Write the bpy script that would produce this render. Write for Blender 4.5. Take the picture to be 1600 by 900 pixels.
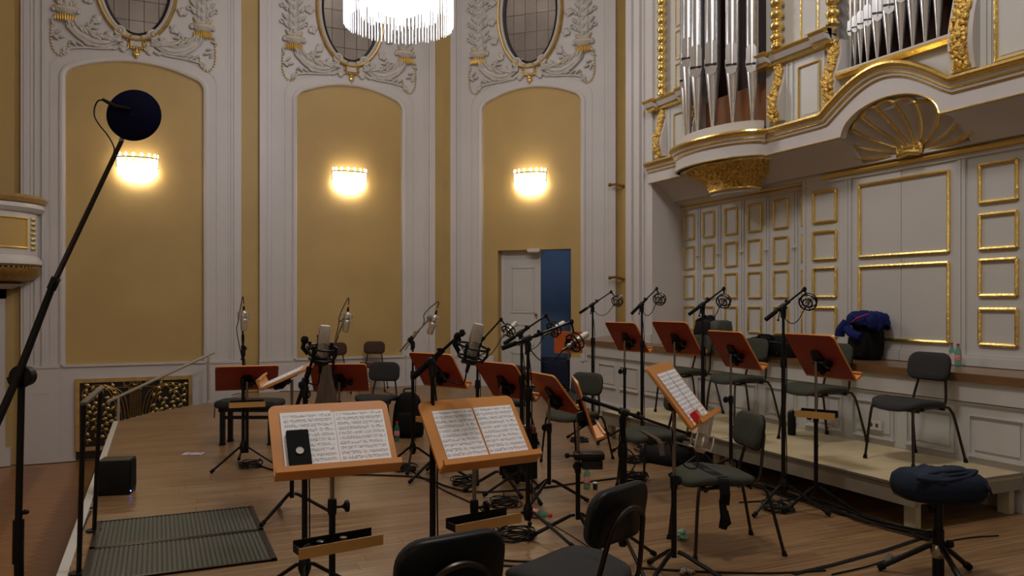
import bpy, math, random
from math import sin, cos, pi, radians, sqrt, atan2
from mathutils import Vector, Matrix, noise
for _o in list(bpy.data.objects): bpy.data.objects.remove(_o)
SC = bpy.context.scene
COL = SC.collection
random.seed(7)
# ------------------------------------------------------------------ camera, world, exposure
F = 1244.0; CH = 1.55; HY = 472.0
YAW = radians(66)                       # the view direction, counted from the hall's long wall (+X)
VX, VY = cos(YAW), sin(YAW); RX, RY = sin(YAW), -cos(YAW)
cam_d = bpy.data.cameras.new('camera'); cam = bpy.data.objects.new('camera', cam_d); COL.objects.link(cam)
cam.location = (0, 0, CH); cam.rotation_euler = (pi/2, 0, YAW - pi/2)
cam_d.sensor_width = 36; cam_d.lens = 36*F/1600; cam_d.shift_y = (HY-450)/1600; cam_d.clip_start = .05
SC.camera = cam
SC.view_settings.view_transform = 'Standard'; SC.view_settings.look = 'None'
SC.view_settings.exposure = 0.0; SC.view_settings.gamma = 1; SC.view_settings.use_curve_mapping = False
wd = bpy.data.worlds.new('world'); SC.world = wd; wd.use_nodes = True
wd.node_tree.nodes['Background'].inputs[0].default_value = (.5, .45, .4, 1)
wd.node_tree.nodes['Background'].inputs[1].default_value = .04
def lamp(name, loc, power, color, radius=.3, kind='POINT', size=None, rot=None):
    l = bpy.data.lights.new(name, kind); l.energy = power; l.color = color
    if kind == 'AREA':
        l.shape = 'RECTANGLE'; l.size, l.size_y = size
    else: l.shadow_soft_size = radius
    o = bpy.data.objects.new(name, l); COL.objects.link(o); o.location = loc
    if rot: o.rotation_euler = rot
    return o
CHAND = (2.77, 9.71, 5.40)
P_CH, P_UP, P_OVER, P_HALL1, P_HALL2, E_CORE, E_STR, E_SC, P_BLUE = 205, 115, 410, 75, 120, 2.6, .45, 13, 8
lamp('chandelier_light', (CHAND[0], CHAND[1], 5.22), P_CH, (1, .96, .95), .28)
lamp('chandelier_uplight', (CHAND[0], CHAND[1], 7.2), P_UP, (1, .96, .95), .4)
lamp('stage_chandelier_light', (2.3, 3.6, 7.0), P_OVER, (1, .955, .94), .5)
lamp('hall_fill_left', (-5.5, 1.5, 2.9), P_HALL1, (1, .94, .91), .5)  # unseen fill added in the open room to lift the dark soffit
lamp('hall_fill_rear', (-.5, -5.0, 2.9), P_HALL2, (1, .94, .91), .5)  # second added fill, low behind the viewer, brightens undersides and walls
lamp('back_room_light', (6.9, 14.3, 2.6), P_BLUE, (.72, .84, 1), .2)
# ------------------------------------------------------------------ pixel <-> place
def P(px, y, d):                        # point of the hall seen at pixel (px, y), d metres deep
    r = (px-800)/F*d
    return Vector((d*VX + r*RX, d*VY + r*RY, CH + (HY-y)*d/F))
def FL(px, y, z=0.0): return P(px, y, (CH-z)*F/(y-HY))
def BASE(px, d, z=0.0):
    p = P(px, HY, d); p.z = z; return p
def ONX(px, y, X):                      # on the plane X
    r = (px-800)/F; return P(px, y, X/(VX + r*RX))
def ONY(px, y, Y):
    r = (px-800)/F; return P(px, y, Y/(VY + r*RY))
# ------------------------------------------------------------------ materials
MATS = {}
def mat(name, col, rough=.5, metal=0., var=.0, scale=8., bump=0., bscale=40., col2=None, emis=None, es=0., trans=0., ior=1.45, coat=0., stretch=None, spec=None, alpha=1.):
    m = bpy.data.materials.new(name); m.use_nodes = True; nt = m.node_tree; b = nt.nodes['Principled BSDF']
    c = tuple(((v/255)/12.92 if v/255 <= .04045 else ((v/255+.055)/1.055)**2.4) for v in col)
    b.inputs['Base Color'].default_value = (*c, 1); b.inputs['Roughness'].default_value = rough; b.inputs['Metallic'].default_value = metal
    b.inputs['IOR'].default_value = ior
    if spec is not None: b.inputs['Specular IOR Level'].default_value = spec
    if trans: b.inputs['Transmission Weight'].default_value = trans
    if coat: b.inputs['Coat Weight'].default_value = coat
    if alpha < 1: b.inputs['Alpha'].default_value = alpha
    if emis: b.inputs['Emission Color'].default_value = (*emis, 1); b.inputs['Emission Strength'].default_value = es
    if var or bump:
        tc = nt.nodes.new('ShaderNodeTexCoord'); mp = nt.nodes.new('ShaderNodeMapping'); nt.links.new(tc.outputs['Object'], mp.inputs[0])
        if stretch: mp.inputs['Scale'].default_value = stretch
    if var:
        n = nt.nodes.new('ShaderNodeTexNoise'); n.inputs['Scale'].default_value = scale; n.inputs['Detail'].default_value = 5
        nt.links.new(mp.outputs[0], n.inputs['Vector'])
        r = nt.nodes.new('ShaderNodeMix'); r.data_type = 'RGBA'
        if col2: c2 = tuple(((v/255)/12.92 if v/255 <= .04045 else ((v/255+.055)/1.055)**2.4) for v in col2)
        else: c2 = tuple(v*(1-var) for v in c)
        mr = nt.nodes.new('ShaderNodeMapRange'); mr.inputs[1].default_value = .35; mr.inputs[2].default_value = .65
        nt.links.new(n.outputs[0], mr.inputs[0]); nt.links.new(mr.outputs[0], r.inputs[0])
        r.inputs[6].default_value = (*c, 1); r.inputs[7].default_value = (*c2, 1)
        nt.links.new(r.outputs[2], b.inputs['Base Color'])
    if bump:
        n2 = nt.nodes.new('ShaderNodeTexNoise'); n2.inputs['Scale'].default_value = bscale; n2.inputs['Detail'].default_value = 4
        nt.links.new(mp.outputs[0], n2.inputs['Vector'])
        bp = nt.nodes.new('ShaderNodeBump'); bp.inputs['Strength'].default_value = bump; bp.inputs['Distance'].default_value = .02
        nt.links.new(n2.outputs[0], bp.inputs['Height']); nt.links.new(bp.outputs[0], b.inputs['Normal'])
    MATS[name] = m; return m
mat('yellow', (186, 157, 100), .55, var=.12, scale=.9, bump=.05, bscale=30)
mat('yellow_deep', (184, 154, 92), .6, var=.1, scale=1.5)
mat('white', (200, 196, 195), .45, var=.05, scale=1.3)
mat('white_panel', (195, 194, 191), .38, var=.04, scale=1.2)
mat('stucco', (200, 195, 190), .5, var=.12, scale=9, bump=.5, bscale=26)
mat('gold', (242, 210, 128), .24, .85, var=.15, scale=14, bump=.15, bscale=30)
mat('gold_carved', (244, 206, 116), .32, .62, var=.35, scale=30, bump=1.0, bscale=45)
mat('gold_dull', (184, 148, 84), .4, .8, var=.3, scale=20)
mat('gold_relief', (206, 184, 118), .35, .8, var=.35, scale=25)
mat('gilt_bead', (206, 190, 152), .4, .3)
mat('desk_back_lit', (206, 98, 44), .42, var=.15, scale=5)  # brighter back for the far desk, the light on it put into the colour
mat('gold_bright', (232, 196, 108), .42, .5)
mat('gold_soft', (210, 178, 118), .35, .75, var=.2, scale=12)
mat('pipe_tin', (222, 222, 224), .26, .9, var=.1, scale=6, stretch=(1, 1, .2))
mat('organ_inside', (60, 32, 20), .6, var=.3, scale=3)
mat('organ_box', (150, 98, 58), .6, var=.2, scale=4)
mat('pane', (176, 168, 164), .08, .45, var=.2, scale=2)
mat('dark', (26, 18, 14), .5)
mat('black', (13, 13, 14), .45, spec=.3)
mat('black_matte', (12, 12, 13), .8, spec=.25)
mat('black_metal', (24, 22, 22), .32, .55)
mat('dark_steel', (62, 56, 52), .3, .85)
mat('chrome', (176, 170, 162), .22, 1.)
mat('silver', (196, 190, 180), .36, .75)
mat('silver_grille', (206, 198, 186), .42, .5, var=.12, scale=120, bump=.3, bscale=400)
mat('nickel_dark', (142, 132, 120), .3, .9)
mat('desk_wood', (210, 140, 66), .38, var=.16, scale=5, stretch=(1, .16, 1), bump=.03, coat=.15)
mat('desk_back_baked', (152, 50, 30), .42, var=.2, scale=5, stretch=(1, .16, 1), coat=.1)  # same desk wood, with the shade on its back put into the colour
mat('tray_wood', (196, 148, 82), .45, var=.12, scale=8, stretch=(1, .2, 1))
mat('seat_fabric', (68, 70, 61), .95, var=.12, scale=60, bump=.15, bscale=300, spec=.2)
mat('seat_fabric_grey', (58, 57, 57), .95, var=.12, scale=60, bump=.15, bscale=300, spec=.2)
mat('seat_brown', (66, 44, 34), .7, var=.1, scale=20, spec=.3)
mat('navy', (32, 40, 56), .9, var=.25, scale=10, bump=.4, bscale=12, spec=.2)
mat('navy_cloth', (40, 50, 66), .9, var=.3, scale=14, bump=.5, bscale=16, spec=.25)
mat('jacket_blue', (22, 34, 96), .85, var=.35, scale=9, bump=.7, bscale=10, spec=.25)
mat('gown', (92, 74, 62), .9, var=.3, scale=14, stretch=(3, 3, .4), bump=.5, bscale=18)
mat('pink', (190, 30, 90), .5)
mat('red', (206, 34, 34), .45)
mat('label_red', (196, 40, 62), .5, var=.35, scale=70, col2=(225, 190, 190))
mat('bottle_green', (110, 190, 165), .12, trans=.75, ior=1.2, alpha=.8)
mat('bottle_clear', (170, 205, 195), .12, trans=.7, ior=1.15, alpha=.75)
mat('crumple', (70, 165, 140), .5, var=.5, scale=30, col2=(190, 220, 210))
mat('paper', (226, 226, 232), .6)
mat('print', (150, 120, 150), .5, var=.9, scale=28, col2=(225, 215, 220))
mat('cable', (20, 19, 19), .5, spec=.3)
mat('cable_green', (34, 44, 40), .4)
mat('grey_case', (74, 78, 70), .8, var=.3, scale=20)
mat('brass', (150, 112, 52), .35, .9)
mat('plywood', (200, 184, 148), .6, var=.16, scale=2.2, stretch=(1, 1.8, 1), bump=.05)
mat('ply_edge', (176, 160, 128), .6, var=.2, scale=20)
mat('aluminium', (150, 146, 138), .35, .7, var=.1, scale=10)
mat('alu_side', (150, 142, 126), .5, .2, var=.15, scale=6)
mat('leg_cream', (186, 174, 146), .5, var=.08)
mat('tape_yellow', (190, 176, 40), .5, var=.6, scale=30, col2=(20, 20, 20))
mat('tape_grey', (96, 90, 80), .55, var=.1)
mat('ledge_wood', (128, 94, 62), .35, var=.25, scale=4, stretch=(1, .15, 1), coat=.3)
mat('rail_grey', (180, 170, 156), .4, .2)
mat('rail_top', (80, 76, 70), .35, .5)
mat('mat_rubber', (66, 70, 62), .55, .25, var=.12, scale=5)
mat('mat_rib', (84, 88, 78), .5, .2)
mat('led', (30, 60, 255), .4, emis=(.05, .12, 1), es=12)
mat('niche', (122, 84, 52), .4, var=.15)
mat('socket', (206, 200, 190), .4)
mat('plastic_white', (206, 204, 198), .4)
mat('foam_blue', (12, 14, 38), .95, bump=.1, bscale=200, spec=.1)
mat('violin', (92, 30, 18), .12, coat=.6)
mat('room_blue', (112, 134, 166), .7)
mat('navy_deep', (20, 24, 50), .8, var=.2)
mat('skin_gold', (206, 170, 92), .4, .6)
mat('outer_wall', (188, 168, 128), .7)
mat('ceiling', (205, 196, 180), .7)
mat('crystal', (235, 240, 245), .08, trans=.85, ior=1.3, emis=(.92, .95, 1), es=.5)  # faint glow put into crystal that holds no lamp
mat('strand_lit', (235, 238, 245), .15, trans=.5, emis=(.9, .93, 1), es=E_STR, spec=.8)
mat('core_lit', (255, 255, 255), .5, emis=(1, .95, .9), es=E_CORE)
mat('sconce_lit', (255, 250, 235), .5, emis=(1, .92, .78), es=E_SC)
mat('sconce_prism', (250, 240, 220), .15, trans=.6, ior=1.3, emis=(1, .86, .6), es=2.5)
mat('rim_dark', (70, 58, 44), .35, .7)
# stage planks: three tones of one oak, grain along each plank
def wood_floor(name, col, col2, rough=.34):
    m = mat(name, col, rough, coat=.0, var=1, col2=col2, scale=5., stretch=(.3, 9, 1), bump=.04, bscale=20); return m
wood_floor('plank_a', (152, 120, 82), (112, 86, 58)); wood_floor('plank_b', (144, 110, 75), (106, 79, 53)); wood_floor('plank_c', (155, 121, 84), (118, 89, 62))
wood_floor('block_a', (172, 122, 74), (140, 96, 56), .3); wood_floor('block_b', (146, 98, 56), (116, 78, 44), .3)
# printed music: staves with blotched notes
def music_mat():
    m = bpy.data.materials.new('printed_music'); m.use_nodes = True; nt = m.node_tree; b = nt.nodes['Principled BSDF']; b.inputs['Roughness'].default_value = .6
    N = nt.nodes.new; L = nt.links.new
    tc = N('ShaderNodeTexCoord'); sx = N('ShaderNodeSeparateXYZ'); L(tc.outputs['Object'], sx.inputs[0])
    def M(op, a, bb=None, c=None):
        n = N('ShaderNodeMath'); n.operation = op
        for i, v in enumerate((a, bb, c)):
            if v is None: continue
            if isinstance(v, (int, float)): n.inputs[i].default_value = v
            else: L(v, n.inputs[i])
        return n.outputs[0]
    v = M('MULTIPLY', sx.outputs['Z'], 1/.0262)      # one stave every 26 mm
    fr = M('FRACT', M('ADD', v, 100))
    band = M('MULTIPLY', M('GREATER_THAN', fr, .3), M('LESS_THAN', fr, .7))
    lines = M('MULTIPLY', M('LESS_THAN', M('FRACT', M('MULTIPLY', fr, 10)), .3), band)
    ns = N('ShaderNodeTexNoise'); ns.inputs['Scale'].default_value = 1; ns.inputs['Detail'].default_value = 2
    cb = N('ShaderNodeCombineXYZ'); L(M('MULTIPLY', sx.outputs['Y'], 330), cb.inputs[0]); L(M('MULTIPLY', sx.outputs['Z'], 160), cb.inputs[1]); L(cb.outputs[0], ns.inputs['Vector'])
    ns2 = N('ShaderNodeTexNoise'); ns2.inputs['Scale'].default_value = 55; L(tc.outputs['Object'], ns2.inputs['Vector'])
    notes = M('MULTIPLY', M('GREATER_THAN', ns.outputs[0], .53), M('MULTIPLY', M('GREATER_THAN', fr, .18), M('LESS_THAN', fr, .85)))
    notes = M('MULTIPLY', notes, M('GREATER_THAN', ns2.outputs[0], .44))
    k = M('MAXIMUM', M('MULTIPLY', lines, .35), M('MULTIPLY', notes, .85))
    ax = M('ABSOLUTE', sx.outputs['Y']); az = M('ABSOLUTE', sx.outputs['Z'])
    k = M('MULTIPLY', k, M('LESS_THAN', ax, .108)); k = M('MULTIPLY', k, M('LESS_THAN', az, .15))
    mx = N('ShaderNodeMix'); mx.data_type = 'RGBA'; L(k, mx.inputs[0]); mx.inputs[6].default_value = (.9, .9, .95, 1); mx.inputs[7].default_value = (.03, .03, .03, 1)
    L(mx.outputs[2], b.inputs['Base Color']); MATS['music'] = m
music_mat()
# ------------------------------------------------------------------ mesh builder
def rotm(ax, ang): return Matrix.Rotation(ang, 3, ax)
class MB:
    def __init__(s, M=None): s.v = []; s.f = []; s.M = M
    def add(s, vs, fs, M=None):
        n = len(s.v)
        for p in vs:
            p = Vector(p)
            if M is not None: p = M @ p
            if s.M is not None: p = s.M @ p
            s.v.append(p)
        s.f += [tuple(i+n for i in f) for f in fs]; return s
    def box(s, c, sz, R=None, t=(1, 1)):
        x, y, z = (a/2 for a in sz); c = Vector(c)
        vs = [Vector((i*x*(t[0] if k > 0 else 1), j*y*(t[1] if k > 0 else 1), k*z)) for k in (-1, 1) for i, j in ((-1, -1), (1, -1), (1, 1), (-1, 1))]
        if R is not None: vs = [R @ v for v in vs]
        return s.add([v+c for v in vs], [(3, 2, 1, 0), (4, 5, 6, 7), (0, 1, 5, 4), (1, 2, 6, 5), (2, 3, 7, 6), (3, 0, 4, 7)])
    def bb(s, a, b): return s.box([(p+q)/2 for p, q in zip(a, b)], [abs(q-p) for p, q in zip(a, b)])
    def tube(s, pts, r, seg=8, closed=False, cap=True):
        pts = [Vector(p) for p in pts]; n = len(pts)
        rr = r if isinstance(r, (list, tuple)) else [r]*n
        vs = []; up = None
        for i, p in enumerate(pts):
            a = pts[(i-1) % n] if (closed or i > 0) else p; b = pts[(i+1) % n] if (closed or i < n-1) else p
            t = (b-a)
            if t.length < 1e-9: t = Vector((0, 0, 1))
            t.normalize()
            if up is None:
                up = Vector((0, 0, 1)) if abs(t.z) < .9 else Vector((1, 0, 0))
            x = up.cross(t)
            if x.length < 1e-6: x = t.orthogonal()
            x.normalize(); y = t.cross(x); up = y
            for k in range(seg):
                an = 2*pi*k/seg; vs.append(p + (x*cos(an) + y*sin(an))*rr[i])
        fs = []
        for i in range(n if closed else n-1):
            j = (i+1) % n
            for k in range(seg):
                l = (k+1) % seg; fs.append((i*seg+k, i*seg+l, j*seg+l, j*seg+k))
        if not closed and cap: fs += [tuple(range(seg))[::-1], tuple((n-1)*seg+k for k in range(seg))]
        return s.add(vs, fs)
    def cyl(s, a, b, r, r2=None, seg=12): return s.tube([a, b], [r, r if r2 is None else r2], seg)
    def ring(s, c, R, r, axis=(0, 0, 1), seg=20, ms=6, ry=None, arc=None):
        c = Vector(c); q = Vector((0, 0, 1)).rotation_difference(Vector(axis).normalized())
        ry = ry or R; a0, a1 = arc or (0, 2*pi)
        n = seg if arc is None else seg+1
        pts = [c + q @ Vector((R*cos(a0+(a1-a0)*k/seg), ry*sin(a0+(a1-a0)*k/seg), 0)) for k in range(n)]
        return s.tube(pts, r, ms, closed=arc is None)
    def lathe(s, prof, c=(0, 0, 0), seg=16, R=None, sx=1, sy=1, a0=0, a1=2*pi):
        full = abs(a1-a0-2*pi) < 1e-6; n = seg if full else seg+1; c = Vector(c); vs = []
        for r, z in prof:
            for k in range(n):
                a = a0 + (a1-a0)*k/seg; p = Vector((max(r, 1e-4)*cos(a)*sx, max(r, 1e-4)*sin(a)*sy, z))
                if R is not None: p = R @ p
                vs.append(p+c)
        fs = []
        for i in range(len(prof)-1):
            for k in range(n if full else n-1):
                l = (k+1) % n; fs.append((i*n+k, i*n+l, (i+1)*n+l, (i+1)*n+k))
        if full: fs += [tuple(range(n))[::-1], tuple((len(prof)-1)*n+k for k in range(n))]
        return s.add(vs, fs)
    def ell(s, c, r, seg=8, rings=5, R=None):
        prof = [(sin(pi*i/rings), -cos(pi*i/rings)) for i in range(rings+1)]
        Mx = Matrix.Diagonal(Vector(r).to_3d() if not isinstance(r, (int, float)) else Vector((r, r, r)))
        if R is not None: Mx = R @ Mx
        return s.lathe(prof, c, seg, R=Mx)
    def poly(s, pts, thick, axis=(0, 0, 1)):
        a = Vector(axis).normalized()*thick; n = len(pts); pts = [Vector(p) for p in pts]
        return s.add(pts + [p+a for p in pts], [tuple(range(n))[::-1], tuple(range(n, 2*n))] + [(i, (i+1) % n, n+(i+1) % n, n+i) for i in range(n)])
    def sweep(s, prof, pts, nrm, closed=False, cap=True):
        """prof: (out, up) pairs, closed outline; nrm: outward direction(s) along the path"""
        pts = [Vector(p) for p in pts]; n = len(pts); m = len(prof); vs = []
        for i, p in enumerate(pts):
            a = pts[(i-1) % n] if (closed or i > 0) else p; b = pts[(i+1) % n] if (closed or i < n-1) else p
            t = (b-a).normalized(); N = Vector(nrm[i] if isinstance(nrm, list) else nrm).normalized()
            N = (N - t*N.dot(t)).normalized(); B = t.cross(N)
            if not closed and B.z < 0 and not isinstance(nrm, tuple): B = -B
            if isinstance(nrm, tuple) and not closed and i == 0: s._fl = -1 if B.z < -1e-4 else 1
            if isinstance(nrm, tuple) and not closed: B = B*s._fl
            for o, u in prof: vs.append(p + N*o + B*u)
        fs = []
        for i in range(n if closed else n-1):
            j = (i+1) % n
            for k in range(m):
                l = (k+1) % m; fs.append((i*m+k, i*m+l, j*m+l, j*m+k))
        if not closed and cap: fs += [tuple(range(m))[::-1], tuple((n-1)*m+k for k in range(m))]
        return s.add(vs, fs)
    def pad(s, out, layers, M=None, warp=None):
        """soft slab: outline out (x,y), layers (scale or inset, z)"""
        n = len(out); vs = []
        for sc, z in layers:
            for x, y in out:
                p = Vector((x*sc, y*sc, z))
                if warp: p = warp(p)
                vs.append(p)
        fs = [(i*n+k, i*n+(k+1) % n, (i+1)*n+(k+1) % n, (i+1)*n+k) for i in range(len(layers)-1) for k in range(n)]
        fs += [tuple(range(n))[::-1], tuple((len(layers)-1)*n+k for k in range(n))]
        return s.add(vs, fs, M)
    def build(s, name, mt, parent=None, loc=None, rotz=0, smooth=35, matrix=None, kind=None, label=None):
        me = bpy.data.meshes.new(name); me.from_pydata([tuple(v) for v in s.v], [], s.f); me.update()
        import bmesh
        bm = bmesh.new(); bm.from_mesh(me); bmesh.ops.recalc_face_normals(bm, faces=bm.faces); bm.to_mesh(me); bm.free()
        if smooth:
            me.polygons.foreach_set('use_smooth', [True]*len(me.polygons)); me.set_sharp_from_angle(angle=radians(smooth))
        if mt: me.materials.append(MATS[mt])
        o = bpy.data.objects.new(name, me); COL.objects.link(o)
        if parent is not None: o.parent = parent
        if loc is not None: o.location = loc
        if rotz: o.rotation_euler = (0, 0, rotz)
        if matrix is not None: o.matrix_local = matrix
        if kind: o['kind'] = kind
        if label: o['label'] = label
        return o
def tag(o, label, cat=None, group=None, kind=None):
    o['label'] = label
    if cat: o['category'] = cat
    if group: o['group'] = group
    if kind: o['kind'] = kind
    return o
def empty(name, loc=(0, 0, 0), rz=0, label=None, cat=None, group=None, kind=None):
    o = bpy.data.objects.new(name, None); COL.objects.link(o); o.location = loc; o.rotation_euler = (0, 0, rz); o.empty_display_size = .1
    if label: tag(o, label, cat, group, kind)
    return o
def inst(o, parent, name=None, loc=None, matrix=None):
    c = o.copy(); COL.objects.link(c); c.parent = parent
    if name: c.name = name
    if loc is not None: c.location = loc
    if matrix is not None: c.matrix_local = matrix
    return c
def copy_tree(o, parent=None):
    c = o.copy(); COL.objects.link(c); c.parent = parent
    for ch in o.children: copy_tree(ch, c)
    return c
def rrect(w, h, r, n=4):
    rs = r if isinstance(r, (list, tuple)) else [r]*4          # order: +x+y, -x+y, -x-y, +x-y
    out = []
    for q, (sx, sy) in enumerate(((1, 1), (-1, 1), (-1, -1), (1, -1))):
        rr = rs[q]; cx, cy = sx*(w/2-rr), sy*(h/2-rr)
        for k in range(n+1):
            a = q*pi/2 + (pi/2)*k/n; out.append((cx + rr*cos(a), cy + rr*sin(a)))
    return out
def spline(pts, n=6):
    pts = [Vector(p) for p in pts]; out = []
    q = [pts[0]*2-pts[1]] + pts + [pts[-1]*2-pts[-2]]
    for i in range(1, len(q)-2):
        a, b, c, d = q[i-1:i+3]
        for k in range(n):
            t = k/n; out.append(.5*((2*b) + (c-a)*t + (2*a-5*b+4*c-d)*t*t + (3*b-a-3*c+d)*t**3))
    out.append(pts[-1]); return out
def frame_of(origin, u, v):
    m = Matrix.Identity(4); u = Vector(u).normalized(); v = Vector(v).normalized()
    for i in range(3): m[i][0] = u[i]; m[i][1] = v[i]; m[i][2] = (0, 0, 1)[i]; m[i][3] = origin[i]
    return m
# ================================================================== SETTING
ZH = -.95; ZT = 8.6; R2 = sqrt(.5)
WA = frame_of((0, 14.32, 0), (1, 0, 0), (0, 1, 0))            # wall with bays one and two: local u along, v into the wall
WB = frame_of((4.94, 14.32, 0), (R2, -R2, 0), (R2, R2, 0))    # canted wall with the door
def wall_left():
    m = MB(); m.bb((-9, 0, ZH), (5.1, .25, ZT)); o = m.build('wall_left', 'yellow', matrix=WA)
    return tag(o, 'yellow plastered hall wall with two tall arched panels', kind='structure')
def wall_back():
    m = MB(); m.bb((-.1, 0, ZH), (1.126, .3, ZT)); m.bb((2.53, 0, ZH), (3.5, .3, ZT)); m.bb((1.126, 0, 2.50), (2.53, .3, ZT)); m.bb((1.126, 0, ZH), (2.53, .3, 0))
    o = m.build('wall_back', 'yellow', matrix=WB)
    return tag(o, 'canted yellow hall wall around the blue doorway', kind='structure')
wl = wall_left(); wb = wall_back()
ZA, RISE = 5.48, .26
def arch(u, w):                                      # underside of the arch over a panel
    a = abs(u)
    z = ZA - RISE*(a/w)**2
    c = .14
    if a > w-c:
        t = min(1, (a-(w-c))/c); z -= c*(1-sqrt(max(0, 1-t*t)))
    return z
OVZ, OVA, OVB = 6.80, .53, .94
def white_frame(w, hw, zb, door=None):
    """white wall field of one bay with its arched opening, oval hole and dado"""
    m = MB(); v = -.06
    us = sorted(set([-hw, -w] + [w*sin(pi/2*k/22) for k in range(-22, 23)] + [w, hw] + [OVA*sin(pi/2*k/10) for k in range(-10, 11)]))
    def quad(u0, za0, zb0, u1, za1, zb1): m.add([(u0, v, za0), (u1, v, za1), (u1, v, zb1), (u0, v, zb0)], [(0, 1, 2, 3)])
    for a, b in zip(us, us[1:]):
        mid = (a+b)/2
        if abs(mid) > w: quad(a, zb, ZT, b, zb, ZT); continue
        if abs(mid) < OVA:
            e0 = OVB*sqrt(max(0, 1-(a/OVA)**2)); e1 = OVB*sqrt(max(0, 1-(b/OVA)**2))
            quad(a, arch(a, w), OVZ-e0, b, arch(b, w), OVZ-e1); quad(a, OVZ+e0, ZT, b, OVZ+e1, ZT)
        else: quad(a, arch(a, w), ZT, b, arch(b, w), ZT)
    # dado below the panel
    if door: m.bb((-w, v, zb), (door[0], 0, .56)); m.bb((door[1], v, zb), (w, 0, .56))
    else: m.bb((-w, v, zb), (w, 0, .56))
    m.bb((-hw-.001, v, zb), (-hw, 0, ZT)); m.bb((hw, v, zb), (hw+.001, 0, ZT))
    # stepped mouldings on the outer edges
    for s in (-1, 1):
        for a, b, p in ((hw-.12, hw, .088), (hw-.165, hw-.125, .074), (hw-.21, hw-.2, .068)):
            if a > w+.1: m.bb((s*a, -p, zb), (s*b, v, ZT))
        pw = hw-w                                   # sunk look of the pilaster foot: a slightly proud plinth
        m.bb((s*(w+.03), -.095, zb), (s*(hw+.01), v, .52)); m.bb((s*(w+.03), -.11, .52), (s*(hw+.01), v, .56))
    # baseboard
    m.bb((-hw, -.08, zb), ((door[0] if door else hw), v, zb+.03))
    return m
def arch_path(w, off, zb=.56, n=24):
    pts = [(-w-off, 0, zb)]
    us = [w*sin(pi/2*k/n) for k in range(-n, n+1)]
    for u in us:
        z = arch(u, w); a = abs(u); 
        if off:
            k = (a/w); pts.append((u*(1+off/w), 0, z+off*(1-.35*k**4)))
        else: pts.append((u, 0, z))
    pts.append((w+off, 0, zb)); return pts
def bay(wall, uc, w, hw, zb, idx, door=None):
    T = Matrix.Translation((uc, 0, 0))
    white_frame(w, hw, zb, door).build('panel_surround', 'white', wall, matrix=T)
    m = MB(); pr = [(.0, -.035), (.078, -.035), (.088, -.01), (.084, .02), (.07, .045), (.0, .05)]
    m.sweep(pr, arch_path(w, .01, .56 if not door else .5), (0, -1, 0)); m.build('arch_moulding', 'white', wall, matrix=T)
    m = MB(); m.sweep([(.06, -.006), (.067, -.006), (.067, .006), (.06, .006)], arch_path(w, .17, .56), (0, -1, 0)); m.build('arch_fillet', 'stucco', wall, matrix=T)
    if not door:
        m = MB(); m.bb((-w, -.09, .53), (w, -.0, .565)); m.build('panel_sill', 'white', wall, matrix=T)
for args in ((wl, -.31, 1.05, 1.61, ZH, 1), (wl, 3.18, .985, 1.58, 0, 2), (wb, 1.78, .985, 1.58, 0, 3, (-.72, .75))): bay(*args)
for a, b in ((-2.6, -2.15),):                         # next white surround, cut by the picture's edge
    m = MB(); m.bb((-9, -.06, ZH), (-2.22, 0, ZH+.25)); m.build('dado_base', 'white', wl)
# oval windows
def oval_window(fr, uc, n, lab):
    g = frame_of(fr @ Vector((uc, -.02, OVZ)), fr.to_3x3() @ Vector((1, 0, 0)), fr.to_3x3() @ Vector((0, 1, 0)))
    root = empty('window_%d' % n, (0, 0, 0), label=lab, kind='structure'); root.matrix_world = g
    def ov(a, b, N=48): return [(a*cos(2*pi*k/N), 0, b*sin(2*pi*k/N)) for k in range(N)]
    def osw(a, b, prof): 
        m = MB(); pts = ov(a, b); N = len(pts); vs = []; fs = []; q = len(prof)
        for k, p in enumerate(pts):
            nr = Vector((cos(2*pi*k/N)/a, 0, sin(2*pi*k/N)/b)).normalized()
            for o_, u_ in prof: vs.append(Vector(p) + nr*o_ + Vector((0, -u_, 0)))
        for k in range(N):
            for j in range(q): fs.append((k*q+j, k*q+(j+1) % q, ((k+1) % N)*q+(j+1) % q, ((k+1) % N)*q+j))
        return m.add(vs, fs)
    osw(.50, .91, [(-.015, 0), (-.015, .05), (.02, .06), (.02, 0)]).build('inner_rim', 'dark', root)
    osw(.53, .94, [(0, .0), (0, .08), (.03, .1), (.05, .085), (.05, .0)]).build('window_frame', 'white', root)
    osw(.58, .99, [(0, .0), (0, .09), (.01, .115), (.035, .12), (.05, .1), (.06, .07), (.06, 0)]).build('gilt_frame', 'gold_soft', root)
    us = [-.6, -.33, -.11, .11, .33, .6]; zs = [-1, -.68, -.35, -.02, .31, .64, 1.]
    for a, b in zip(us, us[1:]):
        for c, d in zip(zs, zs[1:]):
            lo = max(a+.004, -.499); hi = min(b-.004, .499); vs = []; top = []; bot = []
            for k in range(9):
                u = lo + (hi-lo)*k/8; e = .91*sqrt(max(0, 1-(u/.5)**2)); z0 = max(c+.004, -e); z1 = min(d-.004, e)
                if z1 > z0+1e-3: bot.append((u, 0, z0)); top.append((u, 0, z1))
            if len(bot) < 2: continue
            m = MB(); pts = bot + top[::-1]; tx, tz = random.uniform(-.02, .02), random.uniform(-.02, .02)
            cu = sum(p[0] for p in pts)/len(pts); cz = sum(p[2] for p in pts)/len(pts)
            pts = [(p[0], (p[0]-cu)*tx+(p[2]-cz)*tz, p[2]) for p in pts]; m.poly(pts, .006, (0, 1, 0)); m.build('pane', 'pane', root, smooth=0)
    m = MB(); m.poly([(p[0], .02, p[2]) for p in ov(.51, .92)], .02, (0, 1, 0)); m.build('window_backing', 'dark', root, smooth=0)
    return root
oval_window(WA, -.31, 1, 'oval gilt-framed mirror window above the leftmost arched panel')
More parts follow.
